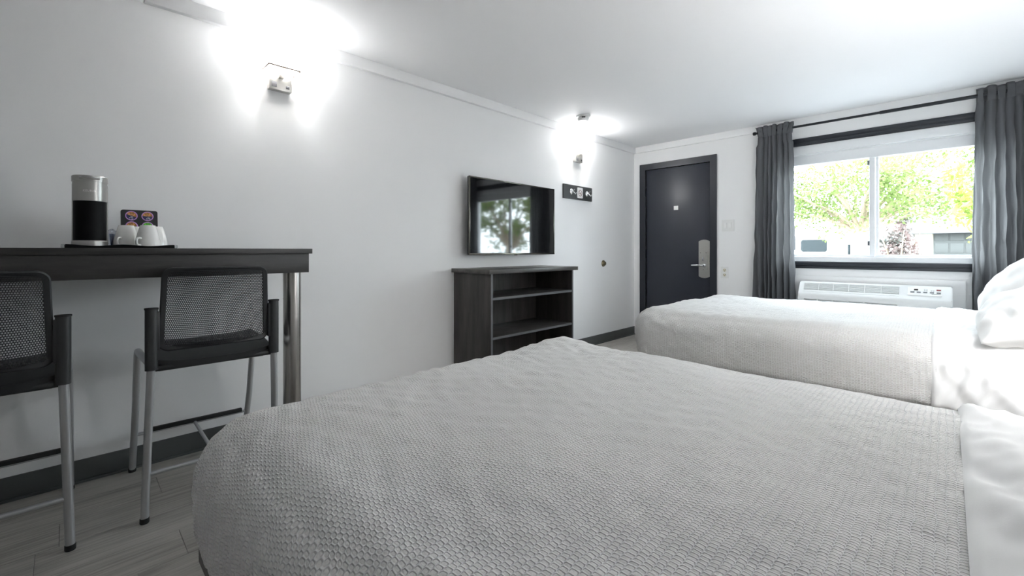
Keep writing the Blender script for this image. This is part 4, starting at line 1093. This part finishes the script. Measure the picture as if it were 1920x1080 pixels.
# nearer tree beside the building: its drooping fronds reach into the window
nt = thing('young_tree', 'yellow green young tree with drooping fronds close to the window', 'tree', (1.14, 9.2, GZ))
MB().tube([(0, 0, 0), (0.04, 0.02, 1.6), (-0.02, 0.0, 3.2), (-0.1, 0, 4.4)], [0.07, 0.06, 0.045, 0.02], 12).obj('trunk', M_bark, nt)
fr_c = []
def frond(pts, r0):
    MB().tube(pts, [r0 * (1 - .8 * k / (len(pts) - 1)) for k in range(len(pts))], 7).obj('branch', M_bark, nt)
    for a, b in zip(pts[1:], pts[2:]):
        for k in range(4): fr_c.append(tuple(Vector(a).lerp(Vector(b), k / 4)))
frond([(-.05, 0, 3.6), (-.5, -.1, 3.7), (-.95, -.15, 3.3), (-1.12, -.2, 2.7), (-1.02, -.25, 2.1), (-0.95, -.25, 1.75)], 0.022)
frond([(0, 0, 2.0), (-.4, -.1, 2.2), (-.75, -.2, 1.95), (-.95, -.25, 1.55)], 0.016)
frond([(0, 0, 1.7), (-.35, .1, 1.9), (-.65, .1, 1.7), (-.8, .1, 1.35)], 0.015)
frond([(-.05, 0, 4.0), (.5, .2, 4.2), (1.0, .3, 3.8), (1.2, .3, 3.1)], 0.02)
frond([(0, 0, 2.6), (-.3, .3, 2.9), (-.8, .5, 2.8), (-1.3, .6, 2.55)], 0.016)
lf_ = [c for c in fr_c if c[2] < 2.1 or c[0] > 0 or c[2] > 3.0 and c[0] > -.6] + [fr_c[10], fr_c[11]]
f = link('foliage', leaves_mesh(lf_, [0.17] * len(lf_), 1500, 0.035, M_leafB, 77, 3.2), nt); f['kind'] = 'stuff'
L2 = []
for k in range(14):
    a = 2 * PI * k / 14 + rr.uniform(-.15, .15); d_ = rr.uniform(1.2, 3.2); L2.append((d_ * math.cos(a), d_ * math.sin(a), rr.uniform(1.5, 5.5)))
tree('maple_tree', 'bushy green tree standing off to the side of the cream house', (8.2, 14.5, GZ), 1.5, 0.16, L2, M_leafA, 4600, 0.12, 43, (0.4, 0.8), 5)
# mottled shrub
sb = thing('garden_shrub', 'mottled red and white shrub in front of the cream house', 'shrub', (-1.15, 19.5, GZ))
for k in range(5):
    a = 2 * PI * k / 5; MB().tube([(0, 0, 0), (.2 * math.cos(a), .2 * math.sin(a), .8), (.55 * math.cos(a), .55 * math.sin(a), 1.9)], [.04, .03, .012], 7).obj('stem', M_bark, sb)
f = link('foliage', leaves_mesh([(0, 0, .8), (.2, 0, 1.3), (-.25, .1, 1.3), (0, 0, 1.8), (.1, 0, 2.3), (.3, 0, .8), (-.3, 0, .7)], [.45, .42, .42, .40, .32, .4, .4], 1900, 0.085, M_leafC, 55, 1.5, flat=1.0), sb); f['kind'] = 'stuff'
# white van parked beyond the tree
vn = thing('parked_van', 'white van with a dark side window parked behind the tree', 'van', (-4.28, 22.5, GZ))
body = MB().prism([(-2.6, 0.35), (2.6, 0.35), (2.75, 0.9), (2.55, 1.15), (1.75, 1.35), (1.25, 2.05), (0.9, 2.15), (-2.45, 2.15), (-2.6, 1.95)], -0.95, 0.95)
body.bm.transform(Matrix.Diagonal((-1, 1, 1, 1)))
bmesh.ops.bevel(body.bm, geom=list(body.bm.edges), offset=0.06, segments=3, affect='EDGES'); body.obj('body', M_van, vn)
MB().prism(rounded_rect(-0.05, 0.85, 1.20, 1.70, .09), -0.962, -0.94).obj('side_window', M_vglass, vn)
MB().prism([(-0.25, 1.28), (-1.45, 1.28), (-1.05, 1.86), (-0.25, 1.86)], -0.962, -0.94).obj('side_window', M_vglass, vn)
MB().box(1.40, 1.415, -0.955, -0.948, 0.5, 2.0).obj('door_gap_shade', M_rubber, vn)  # dark strip put in for the shade of the door gap, in tyre black
MB().box(1.52, 1.60, -0.965, -0.945, 1.05, 1.50, bev=0.01).obj('rear_lamp', M_vglass, vn)
for wx in (-1.7, 1.75):
    for wy in (-0.85, 0.85):
        w_ = MB().lathe([(0.20, -0.11), (0.34, -0.11), (0.36, -0.06), (0.36, 0.06), (0.34, 0.11), (0.20, 0.11)], 28, T(wx, wy, 0.36) @ RX(R(90))).obj('wheel', M_rubber, vn)
# cream house with a dark garage
hs_ = thing('neighbour_house', 'cream sided house with a dark garage door', 'house', (3.1, 27.0, GZ))
MB().box(-4.1, 4.5, 0, 6, 0, 2.35).obj('wall', M_siding, hs_, 0)
for k in range(12): MB().prism([(-4.12, 0.19 * k), (-3.55, 0.19 * k), (-3.55, 0.19 * k + .185), (-4.12, 0.19 * k + .185)], -0.03, 0.0).obj('siding_board', M_siding, hs_, 0)
rf = MB(); 
A_ = [rf.bm.verts.new(v) for v in ((-4.6, -.6, 2.2), (4.9, -.6, 2.2), (4.9, 3, 4.0), (-4.6, 3, 4.0), (-4.6, 6.6, 2.2), (4.9, 6.6, 2.2), (-4.6, -.6, 2.0), (4.9, -.6, 2.0), (-4.6, 6.6, 2.0), (4.9, 6.6, 2.0))]
for q in ((0, 1, 2, 3), (3, 2, 5, 4), (6, 7, 1, 0), (4, 5, 9, 8), (6, 8, 9, 7), (0, 3, 4, 8, 6), (1, 7, 9, 5, 2)): rf.bm.faces.new([A_[i] for i in q])
rf.obj('roof', M_roof, hs_, 0)
gd = MB().box(-3.52, -1.57, -0.04, 0.02, 0, 2.2).obj('garage_door', M_gar, hs_, 0)
for k in range(4):
    for q in range(4): MB().box(-3.47 + q * .475, -3.05 + q * .475, -0.065, -0.035, 0.08 + k * .53, 0.52 + k * .53, bev=0.01).obj('garage_panel', M_gar, gd)
